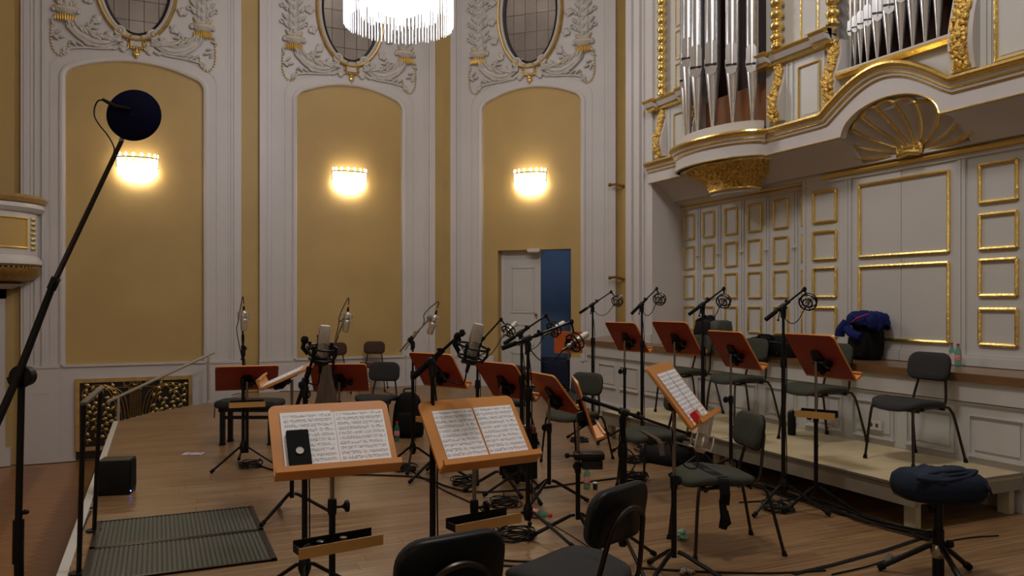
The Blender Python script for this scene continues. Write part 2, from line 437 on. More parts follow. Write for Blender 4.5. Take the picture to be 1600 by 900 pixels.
oval_window(WA, 3.18, 2, 'oval gilt-framed mirror window partly behind the crystal chandelier')
oval_window(WB, 1.78, 3, 'oval gilt-framed mirror window above the doorway panel')
# stucco ornament around each oval window
def jit(a): return random.uniform(-a, a)
def leaf(m, c, L, wd, ang, th=.03, tip=.5):
    R = Matrix.Rotation(-ang, 3, 'Y')
    m.ell(c, (L/2, th, wd/2), 7, 5, R)
def ornament(wall, uc):
    T = Matrix.Translation((uc, 0, 0)); random.seed(3)
    horn, bask, fringe, beads, fol, garl = MB(), MB(), MB(), MB(), MB(), MB(); glint = MB()
    for s in (-1, 1):
        S = lambda u, z, v=-.09: (s*u, v, z)
        path = spline([S(.22, 5.80), S(.42, 5.70), S(.62, 5.69), S(.82, 5.78), S(.98, 5.93)], 6); n = len(path)
        horn.tube(path, [.026+.012*sin(pi*k/n)+.02*k/n for k in range(n)], 9)
        for o_ in (-1, 1): horn.tube([p+Vector((0, -.012, o_*(.045+.02*sin(pi*k/n)))) for k, p in enumerate(path)], [.014+.016*k/n for k in range(n)], 7)
        horn.tube(spline([S(.16, 5.70), S(.4, 5.60), S(.75, 5.57), S(.98, 5.52), S(1.05, 5.44)], 5), .017, 7); horn.ring(S(1.0, 5.5, -.1), .035, .016, (0, 1, 0), 10, 6)
        for k in range(13): leaf(horn, S(.28+.057*k, 5.76-.02*sin(k*.5)+.0011*k*k+jit(.03), -.12), .16, .06, s*(.1+.09*k) if s > 0 else pi-(.1+.09*k), .045)
        for k in range(7): leaf(horn, S(.3+.1*k, 5.62+jit(.01)), .13, .045, s*(-.5+.2*k), .03)
        horn.ring(S(.24, 5.9, -.1), .065, .03, (0, 1, 0), 14, 7); horn.ell(S(.24, 5.9, -.12), (.035, .04, .035))
        for k in range(5): leaf(horn, S(.60+.04*k, 5.9+.05*sin(k*1.3)), .12, .05, k*1.1, .03)
        for k in range(3): horn.ring(S(.66+.07*k, 5.92-.02*k), .035, .014, (0, 1, 0), 10, 6)
        for a, b in ((1.16, 5.98), (1.18, 5.9), (1.1, 5.78), (1.06, 5.7), (1.14, 5.68)): leaf(horn, S(a, b), .12, .05, jit(1.5), .035)
        # basket with white rim and gilt fringe
        bask.lathe([(.11, -.01), (.17, .03), (.205, .06), (.2, .09), (.18, .11)], S(1.0, 6.07, -.06), 16, sy=.6)
        for k in range(7): bask.ell(S(.83+.056*k, 6.12, -.13+.03*abs(k-3)/3), (.036, .04, .042))
        fringe.ring(S(1.0, 6.17, -.07), .185, .010, (0, 0, 1), 20, 6, ry=.1)
        for k in range(9): fringe.ell(S(.87+.034*k, 6.0, -.15+.012*abs(k-4)), (.018, .024, .075-.005*abs(k-4)))
        # hanging bead loop
        lp = spline([S(1.19, 5.95, -.08), S(1.2, 5.62, -.08), S(1.14, 5.45, -.08), S(1.04, 5.42, -.08), S(.97, 5.52, -.08), S(.95, 5.64, -.08)], 5)
        L = 0; step = .05; acc = 0
        for a, b in zip(lp, lp[1:]):
            d = (b-a).length
            while acc <= d: beads.ell(a.lerp(b, acc/d), .021, 7, 5); acc += step
            acc -= d
        # stacked foliage column rising from the basket
        for k in range(13):
            z = 6.22+.14*k; sp = .08+.05*abs(sin(k*.8))
            fol.ell(S(1.0, z, -.07), (.10+.03*(k % 3), .035, .09)); fol.ell(S(1.0, z+.05, -.09), (.035, .045, .05)); fol.ell(S(1.07, z, -.085), (.03, .04, .06)); fol.ell(S(.93, z, -.085), (.03, .04, .06))
            for q in (-1, 1):
                leaf(fol, S(1.0+q*(sp+.03), z+.02), .13, .06, (.9 if q*s > 0 else pi-.9), .04)
                if k % 2: fol.ring(S(1.0+q*(sp+.09), z+.07), .034, .015, (0, 1, 0), 10, 6)
                if k % 3 == 0: glint.ell(S(1.0+q*(sp+.03), z+.02, -.125), (.02, .006, .008))
        # leaf garland beside the oval
        for k in range(15):
            a = -.42*pi + .105*pi*k*.93
            if a > .55*pi: break
            u = .735*cos(a); z = OVZ + 1.17*sin(a); tx, tz = -.735*sin(a), 1.17*cos(a); an = atan2(tz, s*tx)
            leaf(garl, S(u, z), .17, .10, an, .045); garl.ell(S(u+.045*cos(a), z+.05*sin(a), -.09), (.05, .04, .05)); garl.ell(S(u-.04*cos(a), z-.05*sin(a), -.09), (.04, .035, .04))
            garl.ring(S(u+.03, z-.02, -.11), .03, .012, (0, 1, 0), 8, 5)
        for k in range(5): leaf(glint, S(.72-.05*k, 5.85-.014*k, -.16), .035, .016, .4, .012)
        for k in range(6): glint.ell(S(.13+.012*sin(k), 5.95-.06*k, -.1), (.012, .014, .02))
    horn.build('stucco_cornucopia', 'stucco', wall, matrix=T); bask.build('stucco_basket', 'stucco', wall, matrix=T)
    fringe.build('gilt_fringe', 'gold_bright', wall, matrix=T); beads.build('bead_garland', 'gilt_bead', wall, matrix=T)
    fol.build('stucco_foliage', 'stucco', wall, matrix=T); garl.build('leaf_garland', 'stucco', wall, matrix=T); glint.build('gilt_highlight', 'gold', wall, matrix=T)
    k = MB()
    k.tube([(-.10, -.12, 5.68), (-.075, -.12, 5.86), (.075, -.12, 5.86), (.1, -.12, 5.68)], .014, 6)
    for i in range(7): k.ell((-.12+.04*i, -.125, 5.665-.02*sin(pi*i/6)), (.024, .03, .024))
    k.ell((0, -.12, 5.60), (.03, .035, .05)); k.ell((0, -.12, 5.545), (.05, .035, .022)); k.ell((-.03, -.12, 5.58), (.02, .03, .03)); k.ell((.03, -.12, 5.58), (.02, .03, .03)); k.ell((0, -.12, 5.51), (.022, .03, .03))
    k.build('gilt_keystone', 'gold', wall, matrix=T)
    k = MB(); k.poly([(-.09, -.06, 5.68), (-.07, -.06, 5.86), (.07, -.06, 5.86), (.09, -.06, 5.68)], .05, (0, -1, 0)); k.build('keystone_shield', 'stucco', wall, matrix=T, smooth=0)
ornament(wl, -.31); ornament(wl, 3.18); ornament(wb, 1.78)
# wall right: main run behind the pier, pier, niche wall
def struct(name, m, mt, lab, **k):
    o = m.build(name, mt, **k); return tag(o, lab, kind='structure')
m = MB(); m.bb((7.34, 8.93, ZH), (7.6, 12.1, ZT)); m.bb((6.62, -8, ZH), (7.6, 8.93, ZT)); wr = struct('wall_right', m, 'yellow_deep', 'yellow right-hand hall wall behind the organ front')
m = MB(); m.bb((6.04, 8.93, 0), (7.34, 9.62, ZT)); pier = m.build('pilaster', 'white', wr)
m = MB()
for y0, y1, p in ((8.93, 9.02, .02), (9.13, 9.16, .03), (9.2, 9.33, .05), (9.42, 9.5, .035)): m.bb((6.04-p, y0, 1.0), (6.04, y1, ZT))
m.bb((5.99, 8.93, 1.0), (6.04, 9.62, 1.12)); m.build('pilaster_moulding', 'white', wr)
m = MB(); m.bb((7.0, 9.9, 1), (7.34, 10.0, ZT)); m.build('pilaster_edge', 'white', wr)
# brass brackets on the yellow strip
for y in (289, 434):
    m = MB(); a = P(953, y, 13.7); b = P(973, y+2, 13.7); m.tube([a, a.lerp(b, .5)+Vector((0, 0, .02)), b], .022, 7); m.ell(a, .035); m.ell(b, .03); m.build('brass_bracket', 'brass', wb.parent if False else wr)
# outer shell of the hall behind and beside the camera
m = MB(); m.bb((-9.2, -8, ZH), (-9, 14.5, ZT)); struct('wall_front', m, 'outer_wall', 'plain cream wall on the far side of the hall')
m = MB(); m.bb((-9.2, -8.2, ZH), (7.6, -8, ZT)); struct('wall_rear', m, 'outer_wall', 'plain cream wall behind the viewer')
m = MB(); m.bb((-9.2, -8.2, ZT), (7.9, 14.6, ZT+.2)); struct('ceiling', m, 'ceiling', 'cream plaster ceiling high above the stage')
# blue back room
m = MB(); g = WB
m.bb((-.2, 2.6, 0), (4.2, 2.7, 3.4)); m.bb((-.3, .3, 0), (-.2, 2.7, 3.4)); m.bb((4.2, .3, 0), (4.3, 2.7, 3.4)); m.bb((-.3, .3, 3.4), (4.3, 2.7, 3.5))
struct('wall_passage', m, 'room_blue', 'pale wall of the blue-lit passage behind the open door', matrix=WB)
m = MB(); m.bb((-.3, .0, -.1), (4.3, 2.7, 0.0)); struct('floor', m, 'plank_b', 'wooden floor of the blue-lit passage', matrix=WB)
# double door: closed white leaf with two panels and knob, open right half
dr = empty('door_1', label='white double door in the canted wall with its right leaf open', kind='structure'); dr.matrix_world = WB
m = MB(); m.bb((1.09+.04, .16, 0), (1.21, .22, 2.42)); m.bb((1.13, .16, 2.42), (1.93, .22, 2.5)); m.build('door_frame', 'white', dr)
m = MB(); m.bb((1.21, .17, .01), (1.90, .21, 2.42))
for z0, z1 in ((1.35, 2.2), (.75, 1.15), (.12, .62)):
    for a, b in (((1.33, z0), (1.78, z0+.025)), ((1.33, z1-.025), (1.78, z1)), ((1.33, z0), (1.35, z1)), ((1.76, z0), (1.78, z1))): m.bb((a[0], .155, a[1]), (b[0], .17, b[1]))
m.bb((1.36, .163, 1.4), (1.75, .17, 2.15))
m.build('door_leaf', 'white_panel', dr)
m = MB(); m.cyl((1.83, .17, 1.32), (1.83, .12, 1.32), .012); m.ell((1.83, .105, 1.32), (.03, .022, .03), 12, 8); m.build('door_knob', 'brass', dr)
m = MB(); m.box((1.84, -.01, 2.49), (.24, .1, .05)); m.box((1.84, -.01, 2.46), (.2, .08, .02)); m.build('door_closer', 'plastic_white', dr)
m = MB(); m.bb((2.47, .3, .01), (2.51, 1.0, 2.42)); m.build('open_leaf', 'white_panel', dr)
# floors
STAGE = [(-.5, -3), (-.5, 11.55), (-.13, 12.25), (.45, 12.95), (.9, 13.25), (1.35, 14.32), (4.94, 14.32), (7.3, 11.96), (7.3, -3)]
m = MB(); m.poly([(x, y, ZH) for x, y in STAGE], -ZH-.012); stage = struct('floor', m, 'dark', 'oak plank stage floor the orchestra sits on', smooth=0)
def xmin(y):
    pts = STAGE[:6]
    for (x0, y0), (x1, y1) in zip(pts, pts[1:]):
        if y0 <= y <= y1: return x0 + (x1-x0)*(y-y0)/(y1-y0)
    return 1.4
def xmax(y): return min(5.95, 19.26-y)
planks = []; PW = .135; y = 2.0
random.seed(5)
while y < 14.3:
    a = max(xmin(y), xmin(y+PW)); b = xmax(y+PW) if y > 10.28 else 5.83; x = a - random.uniform(0, 1.8); first = True
    while x < b:
        L = random.uniform(1.6, 2.4); x0 = max(x, a); x1 = min(x+L, b)
        if x1-x0 > .05: planks.append((x0, x1, y, y+PW))
        x += L
    y += PW
def in_view(p):
    cx, cy = (p[0]+p[1])/2, (p[2]+p[3])/2; d = cx*VX+cy*VY
    ok = False
    for xx in (p[0], cx, p[1]):
        d = xx*VX+cy*VY; r = xx*RX+cy*RY
        if d > .5 and abs(r/d) < .72 and CH/d < .37: ok = True
    return ok
seen = sorted([p for p in planks if in_view(p)], key=lambda p: (p[0]+p[1])/2*VX+p[2]*VY)
rest = seen[300:]; seen = seen[:300]
def plank_mb(p, m=None, g=.0007):
    m = m or MB(); x0, x1, y0, y1 = p; c = .0012; z = 0
    x0 += g; x1 -= g; y0 += g; y1 -= g
    vs = [(x0, y0, -.012), (x1, y0, -.012), (x1, y1, -.012), (x0, y1, -.012), (x0, y0, z-c), (x1, y0, z-c), (x1, y1, z-c), (x0, y1, z-c), (x0+c, y0+c, z), (x1-c, y0+c, z), (x1-c, y1-c, z), (x0+c, y1-c, z)]
    fs = [(8, 9, 10, 11)] + [(i, (i+1) % 4, 4+(i+1) % 4, 4+i) for i in range(4)] + [(4+i, 4+(i+1) % 4, 8+(i+1) % 4, 8+i) for i in range(4)]
    return m.add(vs, fs)
for i, p in enumerate(seen): plank_mb(p).build('plank', random.choice(('plank_a', 'plank_b', 'plank_c')), stage, smooth=0)
m = MB()
for p in rest: plank_mb(p, m)
for p in planks:
    if not in_view(p): plank_mb(p, m)
m.build('plank_field', 'plank_a', stage, smooth=0, kind='stuff')
# lower hall parquet in herringbone
m = MB(); m.bb((-9, -8, ZH-.1), (7.4, 14.32, ZH-.012)); hall = struct('floor', m, 'block_a', 'orange-brown herringbone parquet of the lower hall left of the stage', smooth=0)
bl = []; W_, L_ = .12, .6
import itertools
for i in range(-60, 60):
    for j in range(-20, 20):
        for k in (0, 1):
            # herringbone: each pair of blocks steps by one block width
            if k == 0: cx, cy, ww, hh = i*W_ + L_/2 + j*2*L_, i*W_ + W_/2, L_, W_
            else: cx, cy, ww, hh = i*W_ + W_/2 + j*2*L_, i*W_ + W_ + L_/2, W_, L_
            for sh in (0,):
                a = pi/4; x = cx*cos(a)-cy*sin(a); yy = cx*sin(a)+cy*cos(a)
                wx, wy = x-3.2, yy+6
                if -4.2 < wx < -.45 and 4 < wy < 14: bl.append((wx, wy, ww, hh, a))
bl.sort(key=lambda b: b[0]*VX+b[1]*VY)
# keep the ones the picture can show
vis = [b for b in bl if abs((b[0]*RX+b[1]*RY)/(b[0]*VX+b[1]*VY)) < .70]
rot45 = Matrix.Rotation(pi/4, 4, 'Z')
def block(b, m=None):
    m = m or MB(); R = Matrix.Rotation(b[4], 3, 'Z'); m.box((b[0], b[1], ZH-.006), (b[2]-.002, b[3]-.002, .0118), R); return m
for b in vis[:300]: block(b).build('parquet_block', 'block_a' if b[2] > b[3] else 'block_b', hall, smooth=0)
m = MB()
for b in vis[300:] + [b for b in bl if b not in vis]: block(b, m)
if m.v: m.build('parquet_field', 'block_a', hall, smooth=0, kind='stuff')
m = MB(); m.bb((-9, -8, ZH-.012), (-4.0, 14.3, ZH-.001)); m.bb((-4.4, -8, ZH-.012), (-.5, 4.2, ZH-.001)); m.build('parquet_margin', 'block_a', hall, smooth=0)
# stage edge nosing and skirt
ep = [Vector((x, y, 0)) for x, y in ((-.5, 2.2), (-.5, 6.5), (-.5, 10.0), (-.5, 11.5))]
m = MB(); m.sweep([(-.035, -.05), (.02, -.05), (.025, .0), (.02, .012), (-.035, .012)], ep, [Vector((-1, 0, 0))]*4); m.build('stage_nosing', 'plastic_white', stage)
# wall niche below the loge at the far left
m = MB(); m.bb((-4.2, -.03, -.7), (-2.2, -.015, 2.0)); m.build('niche_panel', 'niche', wl)
m = MB(); m.bb((-2.24, -.13, ZH), (-2.12, .0, 1.75)); m.bb((-4.2, -.13, 1.6), (-2.12, 0, 1.75)); m.bb((-4.2, -.12, ZH), (-2.05, 0, -.68)); m.bb((-4.2, -.14, -.70), (-2.2, 0, -.66)); m.build('niche_surround', 'white', wl)
m = MB()
for u0, u1, p in ((-1.88, -1.82, .10), (-1.74, -1.72, .08), (-1.64, -1.60, .09)): m.bb((u0, -p, .4), (u1, -.05, ZT))
m.bb((-1.74, -.10, .12), (-1.52, -.06, .16)); m.build('pilaster_panel', 'white', wl)
# radiator grille with cast branches and leaves in the first bay's dado
GR = WA @ Matrix.Translation((0, -.06, 0))
gr = empty('radiator_grille', label='gilt-framed black grille of golden branches and leaves low in the left wall', cat='grille'); gr.matrix_world = GR
gx0, gx1, gz0, gz1 = -1.18, .53, -.80, .335
m = MB(); m.bb((gx0, -.02, gz0), (gx1, 0, gz1)); m.build('grille_backing', 'dark', gr)
m = MB()
for a, b in (((gx0, gz0), (gx0+.06, gz1)), ((gx1-.06, gz0), (gx1, gz1)), ((gx0+.06, gz1-.06), (gx1-.06, gz1)), ((gx0+.06, gz0), (gx1-.06, gz0+.06))): m.bb((a[0], -.055, a[1]), (b[0], -.0, b[1]))
m.build('grille_frame', 'gold_soft', gr, smooth=0)
cxg = (gx0+gx1)/2; br = MB(); lf = []
def G(u, z, v=-.035): return (cxg+u, v, z)
for s in (-1, 1):
    for k in range(4): br.tube(spline([G(s*(.10+.045*k), gz0+.06), G(s*(.11+.05*k), -.2), G(s*(.2+.07*k), .1+.02*k), G(s*(.45+.06*k), .235-.02*k)], 6), .008, 5)
    stems = [[(.3, .17), (.5, .23), (.68, .2), (.76, .1), (.74, -.05)], [(.42, .2), (.55, .1), (.6, -.05), (.54, -.2), (.58, -.4), (.5, -.62)], [(.5, .16), (.66, .02), (.7, -.15), (.66, -.35), (.72, -.55), (.68, -.7)],
             [(.25, .08), (.36, .02), (.44, -.1), (.4, -.28), (.46, -.45), (.38, -.66)], [(.3, -.1), (.28, -.25), (.33, -.42), (.26, -.6), (.3, -.74)]]
    for st in stems:
        sp = spline([G(s*a, b) for a, b in st], 6); br.tube(sp, .0085, 5)
        L_s = sum((b-a).length for a, b in zip(sp, sp[1:])); acc = .03; q = 1
        for a, b in zip(sp, sp[1:]):
            d = (b-a).length; t = (b-a).normalized()
            while acc <= d:
                nrm = Vector((t.z, 0, -t.x))*q; p = a.lerp(b, acc/max(d, 1e-6)) + nrm*.036 + t*.01
                if gx0+.09 < p.x < gx1-.09 and gz0+.09 < p.z < gz1-.09 and all((p-o_[0]).length > .052 for o_ in lf): lf.append((p, atan2((nrm+t*.8).z, (nrm+t*.8).x)+0*jit(.4)))
                q = -q; acc += .058
            acc -= d
br.tube([G(-.30, .18), G(.30, .18)], .007, 5); br.ring(G(0, .26), .05, .009, (0, 1, 0), 14, 6); br.ring(G(0, .26), .025, .008, (0, 1, 0), 10, 5)
for s in (-1, 1): br.ring(G(s*.12, .25), .045, .008, (0, 1, 0), 12, 5); br.tube([G(s*.17, .3), G(s*.17, .2), G(s*.1, .18)], .008, 5); br.tube([G(s*.09, .17), G(s*.09, .13)], .012, 5)
for k in range(7): br.tube([G(-.078+.026*k, .13), G(-.078+.026*k, gz0+.05)], .006, 5)
br.box(G(0, .15), (.2, .03, .025)); br.build('branch_work', 'gold_dull', gr)
proto = None
for p, a in lf[:240]:
    if proto is None:
        m = MB(); m.lathe([(0, -.04), (.017, -.027), (.026, -.004), (.018, .018), (0, .046)], (0, 0, 0), 6, sy=.35); proto = m.build('grille_leaf', 'gold_relief', gr); o = proto
    else: o = inst(proto, gr)
    o.matrix_local = Matrix.Translation((p.x, -.042, p.z)) @ Matrix.Rotation(pi/2-a, 4, 'Y')
m = MB(); m.bb((gx0+.01, -.05, gz0-.13), (gx0+.5, -.0, gz0)); m.build('grille_plinth', 'dark', gr)
# loge with gilt panels at the far left
lg = empty('loge', (-2.72, 14.2, 0), label='rounded white and gold loge balcony jutting from the wall at far left', cat='balcony')
A0, A1 = pi, 2*pi
def half(prof, name, mt, r0=0): m = MB(); m.lathe(prof, (0, 0, 0), 28, a0=A0, a1=A1, sy=.75); return m.build(name, mt, lg)
half([(.9, 3.02), (1.08, 3.02), (1.15, 3.05), (1.17, 3.10), (1.12, 3.15), (.9, 3.15)], 'top_rail', 'gold_soft')
half([(.9, 2.9), (1.07, 2.9), (1.13, 2.96), (1.12, 3.02), (.9, 3.02)], 'rail_moulding', 'white')
half([(.0, 2.25), (1.03, 2.25), (1.03, 2.9), (.0, 2.9)], 'parapet', 'white')
half([(.0, 2.08), (1.02, 2.08), (1.1, 2.12), (1.09, 2.18), (1.03, 2.25), (0, 2.25)], 'base_moulding', 'white')
half([(.0, 1.86), (.88, 1.86), (1.0, 1.9), (1.07, 1.98), (1.08, 2.06), (0, 2.06)], 'gilt_fluting', 'gold_dull')
half([(.0, 1.75), (.7, 1.75), (.86, 1.82), (0, 1.86)], 'soffit', 'white')
def arcpt(a, r, z): return Vector((r*cos(a), r*sin(a)*.75, z))
m = MB()
for a0, a1 in ((pi*1.38, pi*1.62), (pi*1.67, pi*1.86)):
    for z in (2.36, 2.80): m.tube([arcpt(a0+(a1-a0)*k/8, 1.04, z) for k in range(9)], .016, 6)
    for a in (a0, a1): m.tube([arcpt(a, 1.04, 2.36), arcpt(a, 1.04, 2.80)], .016, 6)
m.build('gilt_panel_frame', 'gold_bright', lg)
for a0, a1 in ((pi*1.38, pi*1.62), (pi*1.67, pi*1.86)):
    m = MB(); m.add([tuple(arcpt(a0+(a1-a0)*k/8, 1.036, z)) for k in range(9) for z in (2.36, 2.80)], [(2*k, 2*k+1, 2*k+3, 2*k+2) for k in range(8)]); m.build('field_panel', 'yellow_deep', lg)
m = MB()
for k in range(7):
    for a in (pi*1.895, pi*1.91, pi*1.925): m.ell(arcpt(a, 1.04, 2.35+.075*k), (.018, .018, .03))
m.build('gilt_drop', 'gold_relief', lg)
m = MB()
for k in range(40): a = pi + pi*k/39; m.ell(arcpt(a, 1.05, 2.07), (.02, .02, .02), 6, 4)
m.build('bead_row', 'gold_relief', lg)
# ================================================================== NICHE WALL, LEDGE, RISER, PARTITION
XW = 6.42
m = MB(); m.bb((XW, -8, 2.86), (7.3, 8.93, ZT)); m.bb((6.60, -8, 0), (7.3, 8.93, 2.9)); m.build('niche_wall', 'white_panel', wr)
# ledge body with wooden top
LP = [(5.79, -6), (5.79, 10.28), (7.2, 11.7), (7.2, -6)]
m = MB(); m.poly([(x, y, 0) for x, y in LP], .93); ledge = tag(m.build('trim_1', 'white_panel', smooth=0), 'white panelled base wall under the brown wooden ledge', kind='structure')
m = MB(); m.poly([(x, y, .93) for x, y in [(5.74, -6), (5.74, 10.30), (7.17, 11.75), (7.3, 11.75), (7.3, -6)]], .065); m.build('ledge_top', 'ledge_wood', ledge, smooth=0)
m = MB(); m.bb((5.765, -6, .775), (5.79, 10.28, .93)); m.bb((5.775, -6, .755), (5.79, 10.28, .765)); m.build('rail_board', 'white_panel', ledge, smooth=0)
y = 1.15; k = 0
while y < 10.0:                        # sunk panels: a raised grid leaves each field recessed
    m = MB(); y0, y1, z0, z1 = y-.21, y+.21, .375, .665
    for a, b in (((y0-.012, z0-.014), (y1+.012, z0)), ((y0-.012, z1), (y1+.012, z1+.012)), ((y0-.012, z0), (y0, z1)), ((y1, z0), (y1+.012, z1))): m.bb((5.772, a[0], a[1]), (5.79, b[0], b[1]))
    m.bb((5.765, y0-.02, z0-.024), (5.79, y1+.02, z0-.014)); m.bb((5.780, y0+.03, z0+.03), (5.79, y1-.03, z1-.03))
    m.build('base_panel', 'white_panel', ledge, smooth=0); y += .57
m = MB(); m.bb((5.76, 7.98, 0), (5.79, 10.28, .13)); m.bb((5.77, 1, 0), (5.79, 3.7, .13)); m.build('baseboard', 'white_panel', ledge, smooth=0)
q = ONX(1367, 664, 5.76)
so = empty('wall_socket', q, label='white double wall socket on the base wall behind the near riser chair', cat='socket')
m = MB(); m.box((0, 0, 0), (.02, .15, .08)); m.build('plate', 'socket', so); m = MB(); m.cyl((-.011, .035, 0), (-.004, .035, 0), .02); m.build('outlet', 'grey_case', so); m = MB(); m.box((-.011, -.03, .0), (.004, .025, .03)); m.build('outlet', 'grey_case', so)
# riser: two plywood decks with aluminium edges and legs
for k, (y0, y1, nm) in enumerate(((3.80, 5.865, 'nearer plywood riser deck with aluminium rim in front of the base wall'), (5.87, 7.93, 'farther plywood riser deck running up to the white base wall'))):
    rz = empty('stage_riser', (5.225, (y0+y1)/2, 0), label=nm, cat='riser', group='riser decks'); hy = (y1-y0)/2; hx = .555
    m = MB(); m.bb((-hx, -hy, .262), (hx, hy, .30)); m.build('deck', 'plywood', rz, smooth=0)
    m = MB()
    m.bb((-hx-.012, -hy, .285), (-hx, hy, .303)); m.bb((-hx-.008, -hy, .262), (-hx, hy, .28))
    m.bb((-hx, -hy-.008, .285), (hx, -hy, .303)); m.build('rim', 'aluminium', rz, smooth=0)
    m = MB(); m.bb((-hx-.005, -hy, .16), (-hx+.03, hy, .262)); m.bb((-hx, -hy-.004, .18), (hx, -hy+.03, .262)); m.bb((hx-.03, -hy, .16), (hx, hy, .262)); m.build('side_frame', 'alu_side', rz, smooth=0)
    for sx in (-1, 1):
        for sy in (-1, 1): m = MB(); m.box((sx*(hx-.07), sy*(hy-.08), .09), (.055, .09, .18)); m.build('leg', 'leg_cream', rz, smooth=0)
    if k == 1:
        m = MB(); m.bb((-hx-.014, -1.0, .2995), (-hx+.03, -.55, .3045)); m.build('hazard_tape', 'tape_yellow', rz, smooth=0)
# partition leaves with gilt panel frames
ROWS = [(2.395, 2.715), (2.0, 2.29), (1.605, 1.905), (1.19, 1.49)]
def yx(px, X): return ONX(px, 400, X).y
def gframe(m, X, y0, y1, z0, z1, w=.024, p=.022, sides='lrtb'):
    y0, y1 = min(y0, y1), max(y0, y1)
    def bar(a, b, horiz):
        pr = [(0, -w/2), (p*.7, -w/2), (p, 0), (p*.7, w/2), (0, w/2)]
        m.sweep(pr, [a, b], (-1, 0, 0))
    if 'b' in sides: bar((X, y0, z0), (X, y1, z0), 1)
    if 't' in sides: bar((X, y0, z1), (X, y1, z1), 1)
    if 'l' in sides: bar((X, y1, z0), (X, y1, z1), 0)
    if 'r' in sides: bar((X, y0, z0), (X, y0, z1), 0)
leafs = [((1060, 1092), [(1070, 1085)], 1), ((1092, 1124), [(1100, 1116)], 1), ((1124, 1160), [(1134, 1152)], 1), ((1160, 1199), [(1170, 1190)], 1), ((1199, 1243), [(1210, 1232)], 1), ((1243, 1262), [(1254, 1262)], 1)]
LBL = ['farthest narrow partition door with four gilt panels beside the pier', 'second narrow partition door from the pier with four gilt panels', 'third narrow partition door from the pier under the gilt corbel', 'fourth narrow partition door from the pier', 'fifth narrow partition door from the pier, widest of the narrow ones', 'sliver of a sixth partition door mostly behind the sliding panel']
for i, ((a, b), fr, _) in enumerate(leafs):
    X = 6.52; y1, y0 = yx(a, X), yx(b, X)
    if i == 5: y0 -= .1
    r = empty('door_%d' % (i+2), label=LBL[i], kind='structure')
    m = MB(); m.bb((X, y0+.006, 1.0), (X+.05, y1-.006, 2.84)); m.bb((X-.012, y0+.006, 1.0), (X, y0+.035, 2.84)); m.bb((X-.012, y1-.035, 1.0), (X, y1-.006, 2.84)); m.bb((X-.012, y0, 2.8), (X, y1, 2.84)); m.build('door_leaf', 'white_panel', r, smooth=0)
    for z0, z1 in ROWS:
        m = MB(); gframe(m, X, yx(fr[0][0], X), yx(fr[0][1], X), z0, z1, sides='lrtb' if i < 5 else 'ltb'); m.build('gilt_frame', 'gold', r)
    m = MB()
    for yy in (y0+.02, y1-.02): m.cyl((X-.03, yy, 2.16), (X-.012, yy, 2.16), .008); m.ell((X-.035, yy, 2.16), .013)
    m.build('door_knob', 'plastic_white', r)
big = [((1255, 1326), [(1272, 1307)], ROWS, 'lrtb', 'sliding white partition door with four gilt panels before the narrow leaves'),
       ((1326, 1408), [(1344, 1408)], None, 'ltb', 'left leaf of the wide partition doors with split gilt frames, behind the backpack'),
       ((1408, 1503), [(1408, 1483)], None, 'rtb', 'right leaf of the wide partition doors with split gilt frames'),
       ((1503, 1640), [(1532, 1590)], ROWS, 'lrtb', 'rightmost partition door with four gilt panels')]
for i, ((a, b), fr, rows, sd, lb) in enumerate(big):
    X = XW; y1, y0 = yx(a, X), yx(b, X); r = empty('door_%d' % (i+8), label=lb, kind='structure')
    m = MB(); m.bb((X, y0+.003, .995), (X+.06, y1-.003, 2.86)); 
    if i != 1: m.bb((X-.012, y0+.003, 1.0), (X, y0+.04, 2.86))
    if i != 2: m.bb((X-.012, y1-.04, 1.0), (X, y1-.003, 2.86))
    m.bb((X-.02, y0+.003, 1.0), (X, y1-.003, 1.10)); m.bb((X-.028, y0+.003, 1.0), (X, y1-.003, 1.075)); m.build('door_leaf', 'white_panel', r, smooth=0)
    for z0, z1 in (rows or [(2.0, 2.715), (1.19, 1.9)]):
        m = MB(); gframe(m, X, yx(fr[0][0], X), yx(fr[0][1], X), z0, z1, w=.03, p=.026, sides=sd); m.build('gilt_frame', 'gold', r)
m = MB(); m.bb((6.42, .5, 1.0), (6.48, yx(1640, 6.42), 2.86)); m.build('niche_panel', 'white_panel', wr, smooth=0)
# ================================================================== ORGAN FRONT
org = empty('pipe_organ', (6.0, 5.5, 3.0), label='white and gold baroque organ front with tin pipes above the partition doors', cat='pipe organ')
ORG = Matrix.Translation((-6.0, -5.5, -3.0))
def ob(m, name, mt, **k):
    for i, v in enumerate(m.v): m.v[i] = v + Vector((-6.0, -5.5, -3.0))
    return m.build(name, mt, org, **k)
XO = 6.0; YC, HB, DB = 7.45, .745, .36
